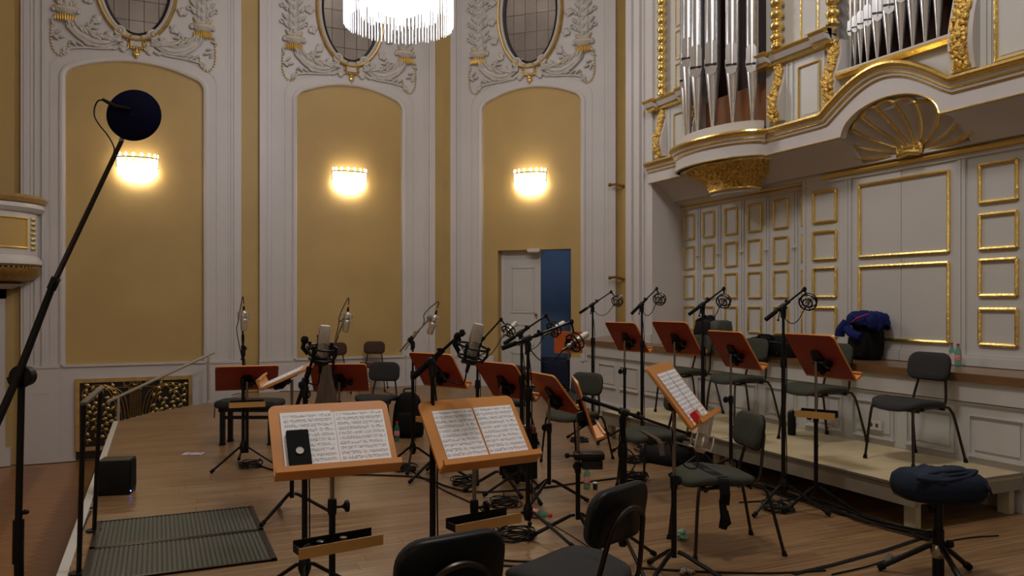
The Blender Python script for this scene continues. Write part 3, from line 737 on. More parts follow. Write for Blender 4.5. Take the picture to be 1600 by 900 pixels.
# cove ceiling of the niche from the soffit edge down to the partition
m = MB(); prof = [(XO+.02, 3.12), (XO+.10, 3.10), (XO+.2, 3.03), (XO+.28, 2.96), (XO+.34, 2.90), (XO+.52, 2.885), (XO+.5, 3.3), (XO+.02, 3.3)]
for y0, y1 in ((-1, 4.60), (5.74, 8.93)):
    m.add([(x, yy, z) for yy in (y0, y1) for x, z in prof], [(k, (k+1) % 8, 8+(k+1) % 8, 8+k) for k in range(8)] + [tuple(range(8)), tuple(range(15, 7, -1))])
m.add([(x, yy, z) for yy in (4.60, 5.74) for x, z in prof[4:6]+[(XO+.5, 3.6), (XO+.42, 3.6), (XO+.4, 3.2)]], [(k, (k+1) % 5, 5+(k+1) % 5, 5+k) for k in range(5)])
ob(m, 'cove', 'white')
m = MB()
m.sweep([(0, -.012), (.03, -.018), (.045, 0), (.03, .018), (0, .022)], [(6.50, 8.93, 2.86), (6.50, 6.26, 2.86)], (-1, 0, 0)); m.sweep([(0, -.02), (.03, -.02), (.035, -.012), (0, -.01)], [(6.50, 8.93, 2.825), (6.50, 6.26, 2.825)], (-1, 0, 0))
m.sweep([(0, -.018), (.03, -.024), (.05, 0), (.03, .02), (0, .026)], [(6.40, 6.30, 2.86), (6.40, 0, 2.86)], (-1, 0, 0)); ob(m, 'gilt_cornice', 'gold_bright')
m = MB(); m.bb((6.50, 6.2, 2.79), (6.6, 8.93, 2.89)); m.bb((6.40, 0, 2.80), (6.45, 6.28, 2.89)); ob(m, 'lintel', 'white_panel', smooth=0)
# cornice path in plan, rising over the shell arch
def arch_z(y):
    t = (y-5.2)/.70
    return 3.39 + (.30*cos(t*pi/2)**1.0 if abs(t) < 1 else 0)
path = [(XO, 8.97), (XO, 8.3)] + [(XO-DB*cos(a), YC+HB*sin(a)) for a in [pi/2-pi*k/20 for k in range(21)]] + [(XO, 6.6), (XO, 5.95)]
N0 = [Vector((-1, 0, 0)), Vector((-1, 0, 0))] + [Vector((-cos(a)/DB, sin(a)/HB, 0)).normalized() for a in [pi/2-pi*k/20 for k in range(21)]] + [Vector((-1, 0, 0))]*2
N0[2] = Vector((-.7, .5, 0)); N0[22] = Vector((-.7, -.5, 0))
for k in range(0, 25):
    y = 5.9-1.4*k/24; path.append((XO, y)); N0.append(Vector((-1, 0, 0)))
path += [(XO, 4.3), (XO, 2.2)]; N0 += [Vector((-1, 0, 0))]*2
P3 = [Vector((x, y, arch_z(y))) for x, y in path]
def band(prof, name, mt): m = MB(); m.sweep(prof, P3, N0); ob(m, name, mt)
band([(.0, -.055), (.06, -.055), (.085, -.04), (.1, -.015), (.095, .005), (.07, .015), (.0, .015)], 'cornice_roll', 'gold')
band([(.0, -.072), (.055, -.072), (.06, -.055), (.0, -.055)], 'cornice_band', 'white')
band([(.0, -.095), (.04, -.095), (.055, -.084), (.05, -.072), (.0, -.072)], 'cornice_line', 'gold')
band([(.0, -.115), (.035, -.115), (.04, -.095), (.0, -.095)], 'cornice_ovolo', 'white')
band([(.0, -.13), (.025, -.13), (.03, -.115), (.0, -.115)], 'cornice_bead', 'gold')
def low_z(y):
    t = (y-5.16)/.515
    return 3.12 + (.265*sqrt(max(0, 1-t*t)) if abs(t) < 1 else 0)
# fascia below the mouldings
m = MB(); n = len(path); ys = []
pp = []
for (x0, y0), (x1, y1), na, nb in zip(path, path[1:], N0, N0[1:]):
    sub = 4 if 4.4 < y0 < 6.0 else 1
    for k in range(sub): t = k/sub; pp.append((x0+(x1-x0)*t, y0+(y1-y0)*t, na))
pp.append((*path[-1], N0[-1])); vs = []; n = len(pp)
for x, y, nn in pp:
    x -= .018
    vs += [(x, y, low_z(y)), (x, y, arch_z(y)-.12), (x+.05+.1*(abs(nn.y) > .01), y-(nn.y*.1), arch_z(y)-.12), (x+.06, y, low_z(y))]
m.add(vs, [(i*4+k, i*4+(k+1) % 4, i*4+4+(k+1) % 4, i*4+4+k) for i in range(n-1) for k in range(4)]); ob(m, 'fascia', 'white')
m = MB(); lowp = [Vector((x-.015, y, low_z(y))) for x, y, nn in pp]; m.sweep([(0, 0), (.008, 0), (.014, .006), (.008, .014), (0, .014)], lowp, [q[2] for q in pp]); ob(m, 'soffit_line', 'gold')
m = MB(); m.poly([(XO-DB*cos(a)*.99, YC+HB*.99*sin(a), 3.12) for a in [pi/2-pi*k/20 for k in range(21)]], .2); m.poly([(XO-.02-DB*cos(a)*.95, YC+HB*.95*sin(a), 3.38) for a in [pi/2-pi*k/20 for k in range(21)]], .13); ob(m, 'pipe_plinth', 'white', smooth=50)
# case fronts, pipe openings left dark
def face(y0, y1, z0, z1, X=6.06, name='case_panel'): m = MB(); m.bb((X, y0, z0), (6.35, y1, z1)); ob(m, name, 'white_panel', smooth=0)
face(8.10, 8.93, 3.36, ZT); face(5.82, 6.80, 3.36, ZT); face(-1, 4.42, 3.3, ZT, 6.06); face(4.35, 5.95, 3.3, 3.70, 6.05, 'spandrel')
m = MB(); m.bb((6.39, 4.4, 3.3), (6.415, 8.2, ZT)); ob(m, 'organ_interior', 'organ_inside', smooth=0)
m = MB(); m.bb((6.16, 6.85, 3.5), (6.38, 8.0, 4.0)); ob(m, 'wind_chest', 'organ_box', smooth=0)
m = MB(); m.sweep([(0, -.03), (.05, -.03), (.08, 0), (.06, .03), (0, .03)], [(6.04, 5.75, 3.725), (6.04, 4.5, 3.725)], (-1, 0, 0)); ob(m, 'gilt_sill', 'gold')
m = MB(); m.bb((5.99, 4.5, 3.745), (6.2, 5.9, 3.775)); ob(m, 'pipe_sill', 'white_panel', smooth=0)
# upper cornice runs
for y0, y1 in ((8.06, 8.97), (5.82, 6.86)):
    for pr, nm, mt in (([(0, .03), (.10, .05), (.12, .08), (.10, .1), (0, .1)], 'upper_cornice', 'gold'), ([(0, -.02), (.07, -.0), (.1, .05), (0, .05)], 'upper_cornice_white', 'white'), ([(0, -.05), (.05, -.045), (.06, -.02), (0, -.02)], 'upper_cornice_line', 'gold')):
        m = MB(); m.sweep(pr, [(6.06, y1, 4.12), (6.06, y1-.20, 4.12), (6.06, y0+.2, 4.12), (6.06, y0, 4.12)], (-1, 0, 0))
        for a, b in ((y1-.2, y1), (y0, y0+.2)): m.sweep(pr, [(6.0, b, 4.12), (6.0, a, 4.12)], (-1, 0, 0))
        ob(m, nm, mt)
# carved gilt consoles on white S-curved brackets
def console(px, ytop, ybot, w=.12, dx=.0, seed=1, flare=.05):
    a = ONX(px, ytop, XO); b = ONX(px, ybot, XO); Y = a.y; z1, z0 = a.z, b.z; h = z1-z0; random.seed(seed)
    m = MB(); N = 14; pts = []
    def sx(t): return XO + .03 - .045*sin(pi*1.6*t+.2)*1 - .02
    for k in range(N+1): t = k/N; pts.append((sx(t), z0+h*t))
    outl = [(x, z) for x, z in pts] + [(6.2, z1), (6.2, z0)]
    m.poly([(x, Y-w*.85, z) for x, z in outl], w*1.7, (0, 1, 0)); ob(m, 'console_bracket', 'white')
    m = MB(); K = int(h/.035)
    for k in range(K):
        t = (k+.5)/K; x = sx(t)
        for q in range(4): m.ell((x-.008-random.random()*.02, Y+(q-1.5)*w*.26+jit(.012), z0+h*t+jit(.015)), (.03, .016+random.random()*.012, .022+random.random()*.015), 6, 4, Matrix.Rotation(jit(.9), 3, 'X'))
    m.sweep([(0, -w*.5), (.012, -w*.5), (.012, w*.5), (0, w*.5)], [(x, Y, z) for x, z in pts], (-1, 0, 0)) if False else None
    m.add([(x-.006, Y+s*w*.52, z) for x, z in pts for s in (-1, 1)], [(2*k, 2*k+1, 2*k+3, 2*k+2) for k in range(N)])
    ob(m, 'carved_gilding', 'gold_carved')
for args in ((1030, 172, 245, .10, 0, 1), (1079, 152, 226, .11, 0, 2), (1212, 101, 190, .10, 0, 3), (1298, 64, 166, .10, 0, 4), (1504, -60, 110, .13, 0, 5)): console(*args)
# gilt bobbin columns
def column(px, ybot, r=.05, X=5.98):
    a = ONX(px, ybot, X); z = a.z; prof = []; pitch = .122
    prof += [(r*1.1, z-.02), (r*1.1, z), (r*.75, z+.012), (r*.7, z+.03)]; z += .04
    while z < 6.6:
        for k in range(8): t = k/8; prof.append((r*(.62+.5*sin(pi*t)**.7), z+pitch*.8*t))
        prof += [(r*.6, z+pitch*.82), (r*.72, z+pitch*.86), (r*.72, z+pitch*.93), (r*.6, z+pitch*.97)]; z += pitch
    m = MB(); m.lathe(prof, (a.x, a.y, 0), 14); 
    return ob(m, 'bobbin_column', 'gold')
for px, yb, r in ((1034, 146, .056), (1081, 127, .056), (1214, 72, .064), (1301, 36, .06)): column(px, yb, r)
# small gilt panel frames of the case
def of(px0, px1, z0, z1, X=6.06, w=.016):
    m = MB(); gframe(m, X, yx(px0, X), yx(px1, X), z0, z1, w=w, p=.018); ob(m, 'gilt_frame', 'gold')
    m = MB(); y0, y1 = sorted((yx(px0, X), yx(px1, X))); m.bb((X-.006, y0+.035, z0+.035), (X, y1-.035, z1-.035)); ob(m, 'field_panel', 'white_panel', smooth=0)
for z0, z1 in ((4.27, 4.58), (4.65, 5.0), (5.07, 5.42)): of(1057, 1073, z0, z1)
of(1054, 1073, 3.44, 3.95); of(1249, 1282, 3.43, 3.97, w=.022); of(1252, 1279, 4.25, 4.8); of(1557, 1650, 3.45, 4.7, w=.034)
m = MB()
for px in (1046, 1230, 1238, 1288, 1540, 1548): Y = yx(px, 6.05); m = MB(); m.bb((6.045, Y-.008, 3.42), (6.06, Y+.008, 4.05 if px < 1300 else 5)); ob(m, 'case_bead', 'white_panel', smooth=0)
# pipes
def pipe(x, y, zb, zm, r, top, i, face_dir=(-.78, -.62)):
    c = Vector((x, y, 0)); m = MB(); m.lathe([(r*.16, zb), (r*.2, zb+.02), (r*.98, zm-.03), (r, zm)], c, 16); m.lathe([(r*.93, zm), (r*.93, zm+r*.25), (r, zm+r*.25), (r, top), (r*.9, top)], c, 16)
    o = ob(m, 'organ_pipe', 'pipe_tin', smooth=40)
    f = Vector((*face_dir, 0)).normalized(); sd = Vector((-f.y, f.x, 0))
    # flattened lips with a dark mouth
    m = MB(); w = r*.78
    pts = [(-w, zm+r*.3), (w, zm+r*.3), (w, zm+r*2.6), (w*.6, zm+r*3.1), (0, zm+r*3.3), (-w*.6, zm+r*3.1), (-w, zm+r*2.6)]
    m.poly([c+f*r*.72+sd*a+Vector((0, 0, b)) for a, b in pts], r*.25, f); pts = [(-w, zm-.005), (w, zm-.005), (w*.8, zm-r*.9), (0, zm-r*1.3), (-w*.8, zm-r*.9)]
    m.poly([c+f*r*.72+sd*a+Vector((0, 0, b)) for a, b in pts], r*.25, f)
    for s in (-1, 1): m.box(c+f*r*.95+sd*s*w*1.02+Vector((0, 0, zm+r*.3)), (.004, .02, r*1.2), Matrix.Rotation(atan2(f.y, f.x)+pi/2, 3, 'Z'))
    for j, v in enumerate(m.v): m.v[j] = v + Vector((-6.0, -5.5, -3.0))
    m.build('pipe_lip', 'pipe_tin', o, smooth=30)
    m = MB(); m.box(c+f*r*.80+Vector((0, 0, zm+r*.15)), (w*1.9, r*.35, r*.32), Matrix.Rotation(atan2(f.y, f.x)+pi/2, 3, 'Z')); m.v[:] = [v + Vector((-6.0, -5.5, -3.0)) for v in m.v]; m.build('pipe_mouth', 'dark', o, smooth=0)
for i, (a, zm, r) in enumerate(((78, 4.18, .062), (56, 4.22, .072), (33, 4.42, .082), (10, 4.24, .085), (-14, 4.20, .088), (-40, 4.14, .08), (-66, 4.12, .07))):
    a = radians(a); pipe(6.06-.34*cos(a), YC+(HB-.1)*sin(a), 3.50, zm, r, 6.6, i)
px2 = [1329, 1336, 1345, 1356, 1371, 1389, 1408, 1427, 1446, 1466]
zm2 = [4.16, 4.18, 4.19, 4.2, 4.22, 4.25, 4.31, 4.37, 4.44, 4.52]; r2 = [.034, .036, .04, .046, .056, .062, .064, .066, .066, .066]
for i, (p_, z_, r_) in enumerate(zip(px2, zm2, r2)): q = ONX(p_, 90, 6.13); pipe(q.x, q.y, 3.775, z_, r_, 6.4, i)
# carved corbel below the bulge
m = MB(); NA, NZ = 40, 9; vs = []; random.seed(11)
for j in range(NZ+1):
    t = j/NZ; z = 3.12-.27*t; k = 1-.48*sin(t*pi/2)**.75 if t < 1 else .52
    for i in range(NA+1):
        a = pi/2-pi*i/NA; q = noise.noise(Vector((i*.7, j*.9, 0)))*.02
        vs.append((6.22-(DB+.17)*k*cos(a)*(1)+q*cos(a)*-1, YC+(HB-.03)*k*sin(a)+q*sin(a), z+noise.noise(Vector((i*.9, j*.8, 5)))*.01))
m.add(vs, [(j*(NA+1)+i, j*(NA+1)+i+1, (j+1)*(NA+1)+i+1, (j+1)*(NA+1)+i) for j in range(NZ) for i in range(NA)])
for i in range(420):
    t = random.random(); a = pi/2-pi*random.random(); k = 1-.48*sin(t*pi/2)**.75
    m.ell((6.22-(DB+.175)*k*cos(a), YC+(HB-.025)*k*sin(a), 3.12-.26*t), (.02, .038, .026), 6, 4, Matrix.Rotation(a, 3, 'Z') @ Matrix.Rotation(jit(1.5), 3, 'X'))
ob(m, 'carved_corbel', 'gold_carved')
m = MB()
for (z, k, rr) in ((3.115, 1, .016), (2.85, .53, .022)): m.tube([(6.22-(DB+.18)*k*cos(a), YC+(HB-.02)*k*sin(a), z) for a in [pi/2-pi*i/24 for i in range(25)]], rr, 7)
ob(m, 'corbel_rim', 'gold'); m = MB(); m.poly([(6.22-(DB+.17)*.5*cos(a), YC+HB*.5*sin(a), 2.80) for a in [pi/2-pi*i/16 for i in range(17)]], .045); ob(m, 'corbel_foot', 'white_panel')
# scallop shell in the arch
H = Vector((6.37, 5.20, 2.93)); NL = 9; NS = 12; sh, ribs, rim = MB(), MB(), MB()
def shell_pt(a, s, lobe):               # a in 0..pi fan angle, s 0..1 radius
    ca, sa = cos(a), sin(a); L = .64-.12*sa; w = s**.9
    yy = H.y + ca*L*w*1.02 + .06*sin(pi*s)*ca; zz = H.z + (sa*.405+.10*(1-sa)*1.0*s)*w
    xx = H.x - (.24*sa+.13)*w**1.5*1.0 + .05*lobe*s
    return Vector((xx, yy, zz))
for l in range(NL):
    a0, a1 = -.12+(pi+.24)*l/NL, -.12+(pi+.24)*(l+1)/NL; vs = []; K = 8
    for i in range(NS+1):
        for k in range(K+1):
            t = k/K; b = sin(pi*t); s = (i/NS)*(1+.09*b*(i/NS)**3); vs.append(shell_pt(a0+(a1-a0)*t, s, b))
    sh.add(vs, [(i*(K+1)+k, i*(K+1)+k+1, (i+1)*(K+1)+k+1, (i+1)*(K+1)+k) for i in range(NS) for k in range(K)])
    rim.tube([vs[NS*(K+1)+k] for k in range(K+1)], .016, 6)
    ribs.tube([vs[i*(K+1)] for i in range(1, NS+1)], [.012+.004*i/NS for i in range(1, NS+1)], 6)
    if l == NL-1: ribs.tube([vs[i*(K+1)+K] for i in range(1, NS+1)], [.014+.01*i/NS for i in range(1, NS+1)], 6)
ob(sh, 'shell', 'white'); ob(rim, 'shell_rim', 'gold'); ob(ribs, 'shell_rib', 'gold')
m = MB()
for q in (-1, 1): m.ring((H.x-.06, H.y+q*.09, H.z+.03), .035, .018, (1, 0, 0), 14, 7); m.ell((H.x-.07, H.y+q*.09, H.z+.03), (.022, .02, .02))
m.tube([(H.x-.06, H.y-.12, H.z-.02), (H.x-.07, H.y, H.z+.0), (H.x-.06, H.y+.12, H.z-.02)], .028, 8); m.tube([(H.x-.05, H.y-.06, H.z+.04), (H.x-.05, H.y+.06, H.z+.04)], .03, 8); ob(m, 'shell_scroll', 'gold')
m = MB(); m.bb((6.40, 4.5, 2.86), (6.44, 5.9, 3.6)); ob(m, 'shell_backing', 'gold_dull', smooth=0)
# ================================================================== LAMPS
def sconce(fr, uc, zc, lab):
    r = empty('wall_sconce', label=lab, cat='sconce', group='crystal wall sconces'); r.matrix_world = fr @ Matrix.Translation((uc, -.06, zc))
    W = .30; m = MB()
    m.lathe([(.02, -.235), (.13, -.225), (.22, -.18), (.27, -.10), (.275, .06), (.2, .08)], (0, 0, 0), 20, a0=pi, a1=2*pi, sy=.42); m.build('light_bowl', 'sconce_lit', r)
    m = MB()
    for k in range(26):
        a = pi+pi*(k+.5)/26; x, y = W*cos(a), W*.5*sin(a); m.tube([(x, y, .15), (x*1.0, y*1.0, .02)], .006, 4); 
        m.tube([(x*.99, y, .0), (x*.97, y*.97, -.10), (x*.8, y*.85, -.20+.06*abs(cos(a)))], [.008, .007, .005], 4)
    m.build('crystal_fringe', 'sconce_prism', r, kind='stuff')
    m = MB()
    m.tube([(W*1.02*cos(pi+pi*k/20), W*.52*sin(pi+pi*k/20), .16) for k in range(21)], .009, 6); m.tube([(W*1.0*cos(pi+pi*k/20), W*.5*sin(pi+pi*k/20), .03) for k in range(21)], .006, 6)
    for s in (-1, 1): m.tube([(s*W*1.02, -.0, .22), (s*W*1.02, -.0, .0)], .01, 6)
    m.build('metal_rim', 'rim_dark', r)
    m = MB()
    for k in range(8):
        a = pi+pi*(k+.5)/8; x, y = W*1.02*cos(a), W*.52*sin(a); m.ell((x, y, .20), (.03, .012, .034), 10, 6, Matrix.Rotation(a+pi/2, 3, 'Z'))
    m.build('crystal_rosette', 'sconce_prism', r)
sconce(WA, ONY(215, 300, 14.26).x, 3.72, 'lit crystal wall sconce on the leftmost yellow panel, behind the boom')
sconce(WA, ONY(546, 300, 14.26).x, 3.72, 'lit crystal wall sconce on the middle yellow panel')
sconce(WB, 1.78, 3.72, 'lit crystal wall sconce above the blue doorway')
# crystal sconce built for a reflection in the far left niche, with added glow
r = empty('wall_sconce', label='small faintly glowing crystal sconce built for a reflection in the brown niche at far left', cat='sconce'); r.matrix_world = WA @ Matrix.Translation((-2.36, -.04, 1.18))
m = MB()
for k in range(12): a = pi+pi*k/11; m.tube([(.14*cos(a), .1*sin(a), .1), (.13*cos(a), .09*sin(a), -.12)], .008, 5)
m.build('crystal_fringe', 'crystal', r); m = MB(); m.ring((0, 0, .05), .14, .006, (0, 0, 1), 12, 5, ry=.1, arc=(pi, 2*pi)); m.build('metal_rim', 'gold', r)
# chandelier
ch = empty('crystal_chandelier', CHAND, label='large lit crystal chandelier hanging above the stage', cat='chandelier')
def strands(R, z0, z1, n, name, mt, r=.007, jz=.015, sy=1):
    m = MB()
    for k in range(n):
        a = 2*pi*k/n + jit(.01); x, y = R*cos(a), R*sin(a); zb = z0+jit(jz)
        m.tube([(x, y, z1), (x, y, zb+.04), (x*1.0, y*1.0, zb)], [r, r, r*.5], 4); 
    return m.build(name, mt, ch, smooth=0, kind='stuff')
strands(.68, -.38, .05, 92, 'outer_strands', 'strand_lit'); strands(.66, .0, .5, 84, 'upper_strands', 'strand_lit', .008); strands(.36, -.26, -.0, 40, 'inner_strands', 'strand_lit')
strands(.48, -.27, .1, 56, 'middle_strands', 'strand_lit')
m = MB(); m.lathe([(.05, -.22), (.24, -.2), (.3, -.15), (.31, -.05), (.34, .25), (.3, .3)], (0, 0, 0), 32); m.build('light_core', 'core_lit', ch)
m = MB()
for R, z in ((.68, .05), (.66, .5), (.36, -.0), (.48, .1)): m.ring((0, 0, z), R, .012, (0, 0, 1), 40, 6)
for k in range(6): a = pi*k/3; m.tube([(0, 0, .3), (.68*cos(a), .68*sin(a), .05)], .008, 5)
m.tube([(0, 0, .3), (0, 0, ZT-CHAND[2])], .015, 8); m.build('metal_frame', 'chrome', ch)
# ================================================================== FURNITURE BUILDERS
def place(root, p, rz): root.location = p; root.rotation_euler = (0, 0, rz); return root
def tripod(root, r, hub, spread, ang, tube=.011, mt='black_metal', foot=.016, low=.02, collar=True):
    for k in range(3):
        a = ang + 2*pi*k/3; e = Vector((spread*cos(a), spread*sin(a), low))
        m = MB(); m.tube([(0.02*cos(a), .02*sin(a), hub), (0.05*cos(a), .05*sin(a), hub-.008), e], tube, 8); lg = m.build('leg', mt, root)
        m = MB(); d = (e-Vector((0, 0, hub))).normalized(); m.tube([e-d*.03, e+d*.006], foot, 8); m.build('rubber_foot', 'black_matte', lg)
    if collar: m = MB(); m.lathe([(.018, hub+.05), (.03, hub+.02), (.034, hub-.02), (.02, hub-.06)], (0, 0, 0), 12); m.build('hub', 'black', root)
def music_stand(px, d, ytop, face, tilt, label, w=.54, h=.37, off=(0, 0), tray=None, ang=.4, zsplit=.62, base=True, back='desk_back_baked', group='wooden orchestra music stands', z0=0.):
    """px, d: column; ytop: picture row of the desk's top; face: direction the desk faces"""
    b = BASE(px, d, z0); root = empty('music_stand', b, face, label=label, cat='music stand', group=group)
    ct, st = cos(tilt), sin(tilt); ztop = CH+(HY-ytop)*d/F - z0; zc = ztop - .56*h*ct      # where the bracket holds the desk
    # desk frame: origin at bracket point, x normal, y width, z up the board
    D = Matrix.Translation((.035, 0, zc)) @ Matrix.Rotation(-tilt, 4, 'Y')
    m = MB(); out = rrect(w, h, [.035, .035, .006, .006], 5)      # (y,z)
    m.poly([(0, y, z+.06*h) for y, z in out], .013, (1, 0, 0)); dk = m.build('desk', 'desk_wood', root, matrix=D, smooth=40); m = MB(); m.poly([(-.0025, y*.992, z*.992+.06*h) for y, z in out], .0025, (1, 0, 0)); m.build('desk_back_baked', back, root, matrix=D, smooth=0, label='back of the desk with lighting painted into its colour')
    zb = -.5*h+.06*h
    m = MB(); m.poly([(.0, y, z) for y, z in ((-w/2, zb), (w/2, zb), (w/2, zb-.014), (-w/2, zb-.014))], .075, (1, 0, 0)); m.bb((.066, -w/2, zb-.012), (.078, w/2, zb+.016)); m.build('ledge', 'desk_wood', root, matrix=D, smooth=0)
    m = MB(); m.poly([(-.004, y, z) for y, z in ((-.055, -.10), (.055, -.10), (.06, .0), (.035, .075), (-.035, .075), (-.06, .0))], .016, (-1, 0, 0)); m.cyl((-.03, -.09, -.02), (-.03, .05, -.02), .016); m.lathe([(.03, -.02), (.034, 0), (.03, .02)], (-.03, -.1, -.02), 6, Matrix.Rotation(pi/2, 3, 'X')); m.tube([(-.02, 0, .0), (-.045, 0, -.06), (-.03, 0, -.11)], .022, 8)
    m.build('bracket', 'black', root, matrix=D)
    zs = zsplit
    m = MB(); m.cyl((0, 0, zs-.05), (0, 0, zc-.02), .0105); m.build('inner_tube', 'nickel_dark', root)
    m = MB(); m.cyl((0, 0, .14), (0, 0, zs), .0155); m.lathe([(.02, zs-.06), (.022, zs-.02), (.02, zs+.012)], (0, 0, 0), 12); m.build('outer_tube', 'black', root)
    m = MB(); m.cyl((0, 0, zs-.03), (0, .047, zs-.03), .006); m.lathe([(.008, -.045), (.012, -.055), (.028, -.062), (.03, -.075), (.02, -.08)], (0, 0, zs-.03), 8, Matrix.Rotation(-pi/2, 3, 'X') @ Matrix.Scale(-1, 3, (0, 0, 1))); m.build('clamp_knob', 'black', root)
    if base: tripod(root, 0, .17, .30, ang, .0125, collar=False)
    if tray:
        zt, sd, L = tray      # height, side, length
        T = Matrix.Translation((.03, 0, zt)) @ Matrix.Rotation(sd, 4, 'Z')
        m = MB(); m.bb((.0, -L/2, 0), (.10, L/2, .006)); m.bb((-.004, -L/2, 0), (.0, L/2, .05)); m.bb((.0, -L/2, 0), (.1, -L/2+.004, .035)); m.build('tray', 'black', root, matrix=T, smooth=0)
        m = MB(); m.bb((.10, -L/2-.01, -.006), (.112, L/2+.01, .042)); m.build('tray_front', 'tray_wood', root, matrix=T, smooth=0)
        m = MB(); m.lathe([(.02, -.02), (.026, 0), (.02, .03)], (-.02, 0, .01), 8); m.cyl((-.02, -.02, .02), (-.05, -.06, .02), .012); m.build('tray_clamp', 'black', root, matrix=T)
    root['z_desk'] = zc
    return root, D, w, h
def on_desk(st, name, label, cat, parts, y=0, z=0, x=.0155, group=None):
    """a thing lying against a desk; parts: list of (MB, name, material)"""
    root, D, w, h = st; zb = -.44*h
    M = Matrix.LocRotScale(root.location, root.rotation_euler, None) @ D @ Matrix.Translation((x, y, zb+z))
    if len(parts) == 1:
        o = parts[0][0].build(name, parts[0][2]); o.matrix_world = M; tag(o, label, cat, group); return o
    e = empty(name, label=label, cat=cat, group=group); e.matrix_world = M
    for mb, nm, mt in parts: mb.build(nm, mt, e, smooth=30)
    return e
# ---- chair (faces +x)
def chair_tree(fabric, shell='black'):
    r = empty('orchestra_chair')
    out = []
    for k in range(28):
        a = 2*pi*k/28; c_, s_ = cos(a), sin(a); e = .62; x = .225*abs(c_)**e*(1 if c_ > 0 else -1); y = .235*abs(s_)**e*(1 if s_ > 0 else -1)
        y *= 1-.10*(x < 0)*abs(x)/.225; out.append((x, y))
    def ws(p): q = p.copy(); q.z += -.7*max(0, p.x-.10)**2*3 + .02*(p.y/.23)**2 - .010*(p.x < -.05); return q
    S = Matrix.Translation((.01, 0, .455))
    MB().pad(out, [(.93, -.024), (.985, -.018), (1, 0), (.985, .014), (.90, .026), (.55, .031)], warp=ws).build('seat', fabric, r, matrix=S, smooth=70)
    MB().pad(out, [(.80, -.034), (.9, -.03), (.93, -.022)], warp=ws).build('seat_pan', shell, r, matrix=S, smooth=70)
    bo = rrect(.375, .225, [.085, .085, .07, .07], 6)
    def wb2(p): return Vector((p.z - .9*0 + .55*p.x*p.x, p.x, p.y))        # (y,z,thick) -> concave toward the sitter
    B = Matrix.Translation((-.245, 0, .735)) @ Matrix.Rotation(-.17, 4, 'Y')
    MB().pad(bo, [(.97, .0), (1.0, .010), (.97, .024), (.86, .032), (.5, .034)], warp=wb2).build('backrest', fabric, r, matrix=B, smooth=70)
    MB().pad(bo, [(.93, -.014), (.985, -.008), (.985, .0)], warp=wb2).build('back_shell', shell, r, matrix=B, smooth=70)
    m = MB()
    for s in (-1, 1): m.tube(spline([(-.02, s*.13, .425), (-.17, s*.14, .425), (-.215, s*.145, .45), (-.235, s*.14, .52), (-.262, s*.115, .66)], 5), .0105, 8)
    m.tube(spline([(-.262, -.115, .66), (-.277, -.095, .72), (-.283, -.05, .755), (-.284, 0, .765), (-.283, .05, .755), (-.277, .095, .72), (-.262, .115, .66)], 4), .0105, 8); m.tube([(.14, -.2, .415), (.14, .2, .415)], .011, 8); m.tube([(-.14, -.2, .418), (-.14, .2, .418)], .011, 8); m.build('back_frame', 'dark_steel', r)
    for s in (-1, 1):
        m = MB(); m.tube(spline([(.05, s*.17, .418), (.16, s*.185, .416), (.192, s*.192, .39), (.225, s*.222, .012)], 5), .0105, 8); l = m.build('leg', 'dark_steel', r); m = MB(); m.cyl((.224, s*.221, .03), (.227, s*.223, 0), .014, .017); m.build('foot_cap', 'black', l)
        m = MB(); m.tube(spline([(.02, s*.16, .43), (-.19, s*.175, .43), (-.235, s*.18, .405), (-.27, s*.19, .33), (-.345, s*.225, .012)], 5), .0105, 8); l = m.build('leg', 'dark_steel', r); m = MB(); m.cyl((-.341, s*.224, .03), (-.348, s*.227, 0), .014, .017); m.build('foot_cap', 'black', l)
    return r
CH_G = chair_tree('seat_fabric'); CH_K = chair_tree('seat_fabric_grey'); CH_B = chair_tree('seat_brown'); used = set()
def chair(src, xy, rz, label, group='upholstered orchestra chairs', z=0., s=1.):
    o = src if src.name not in used else copy_tree(src); used.add(src.name)
    place(o, (xy[0], xy[1], z), rz); o.scale = (s, s, s); tag(o, label, 'chair', group); return o
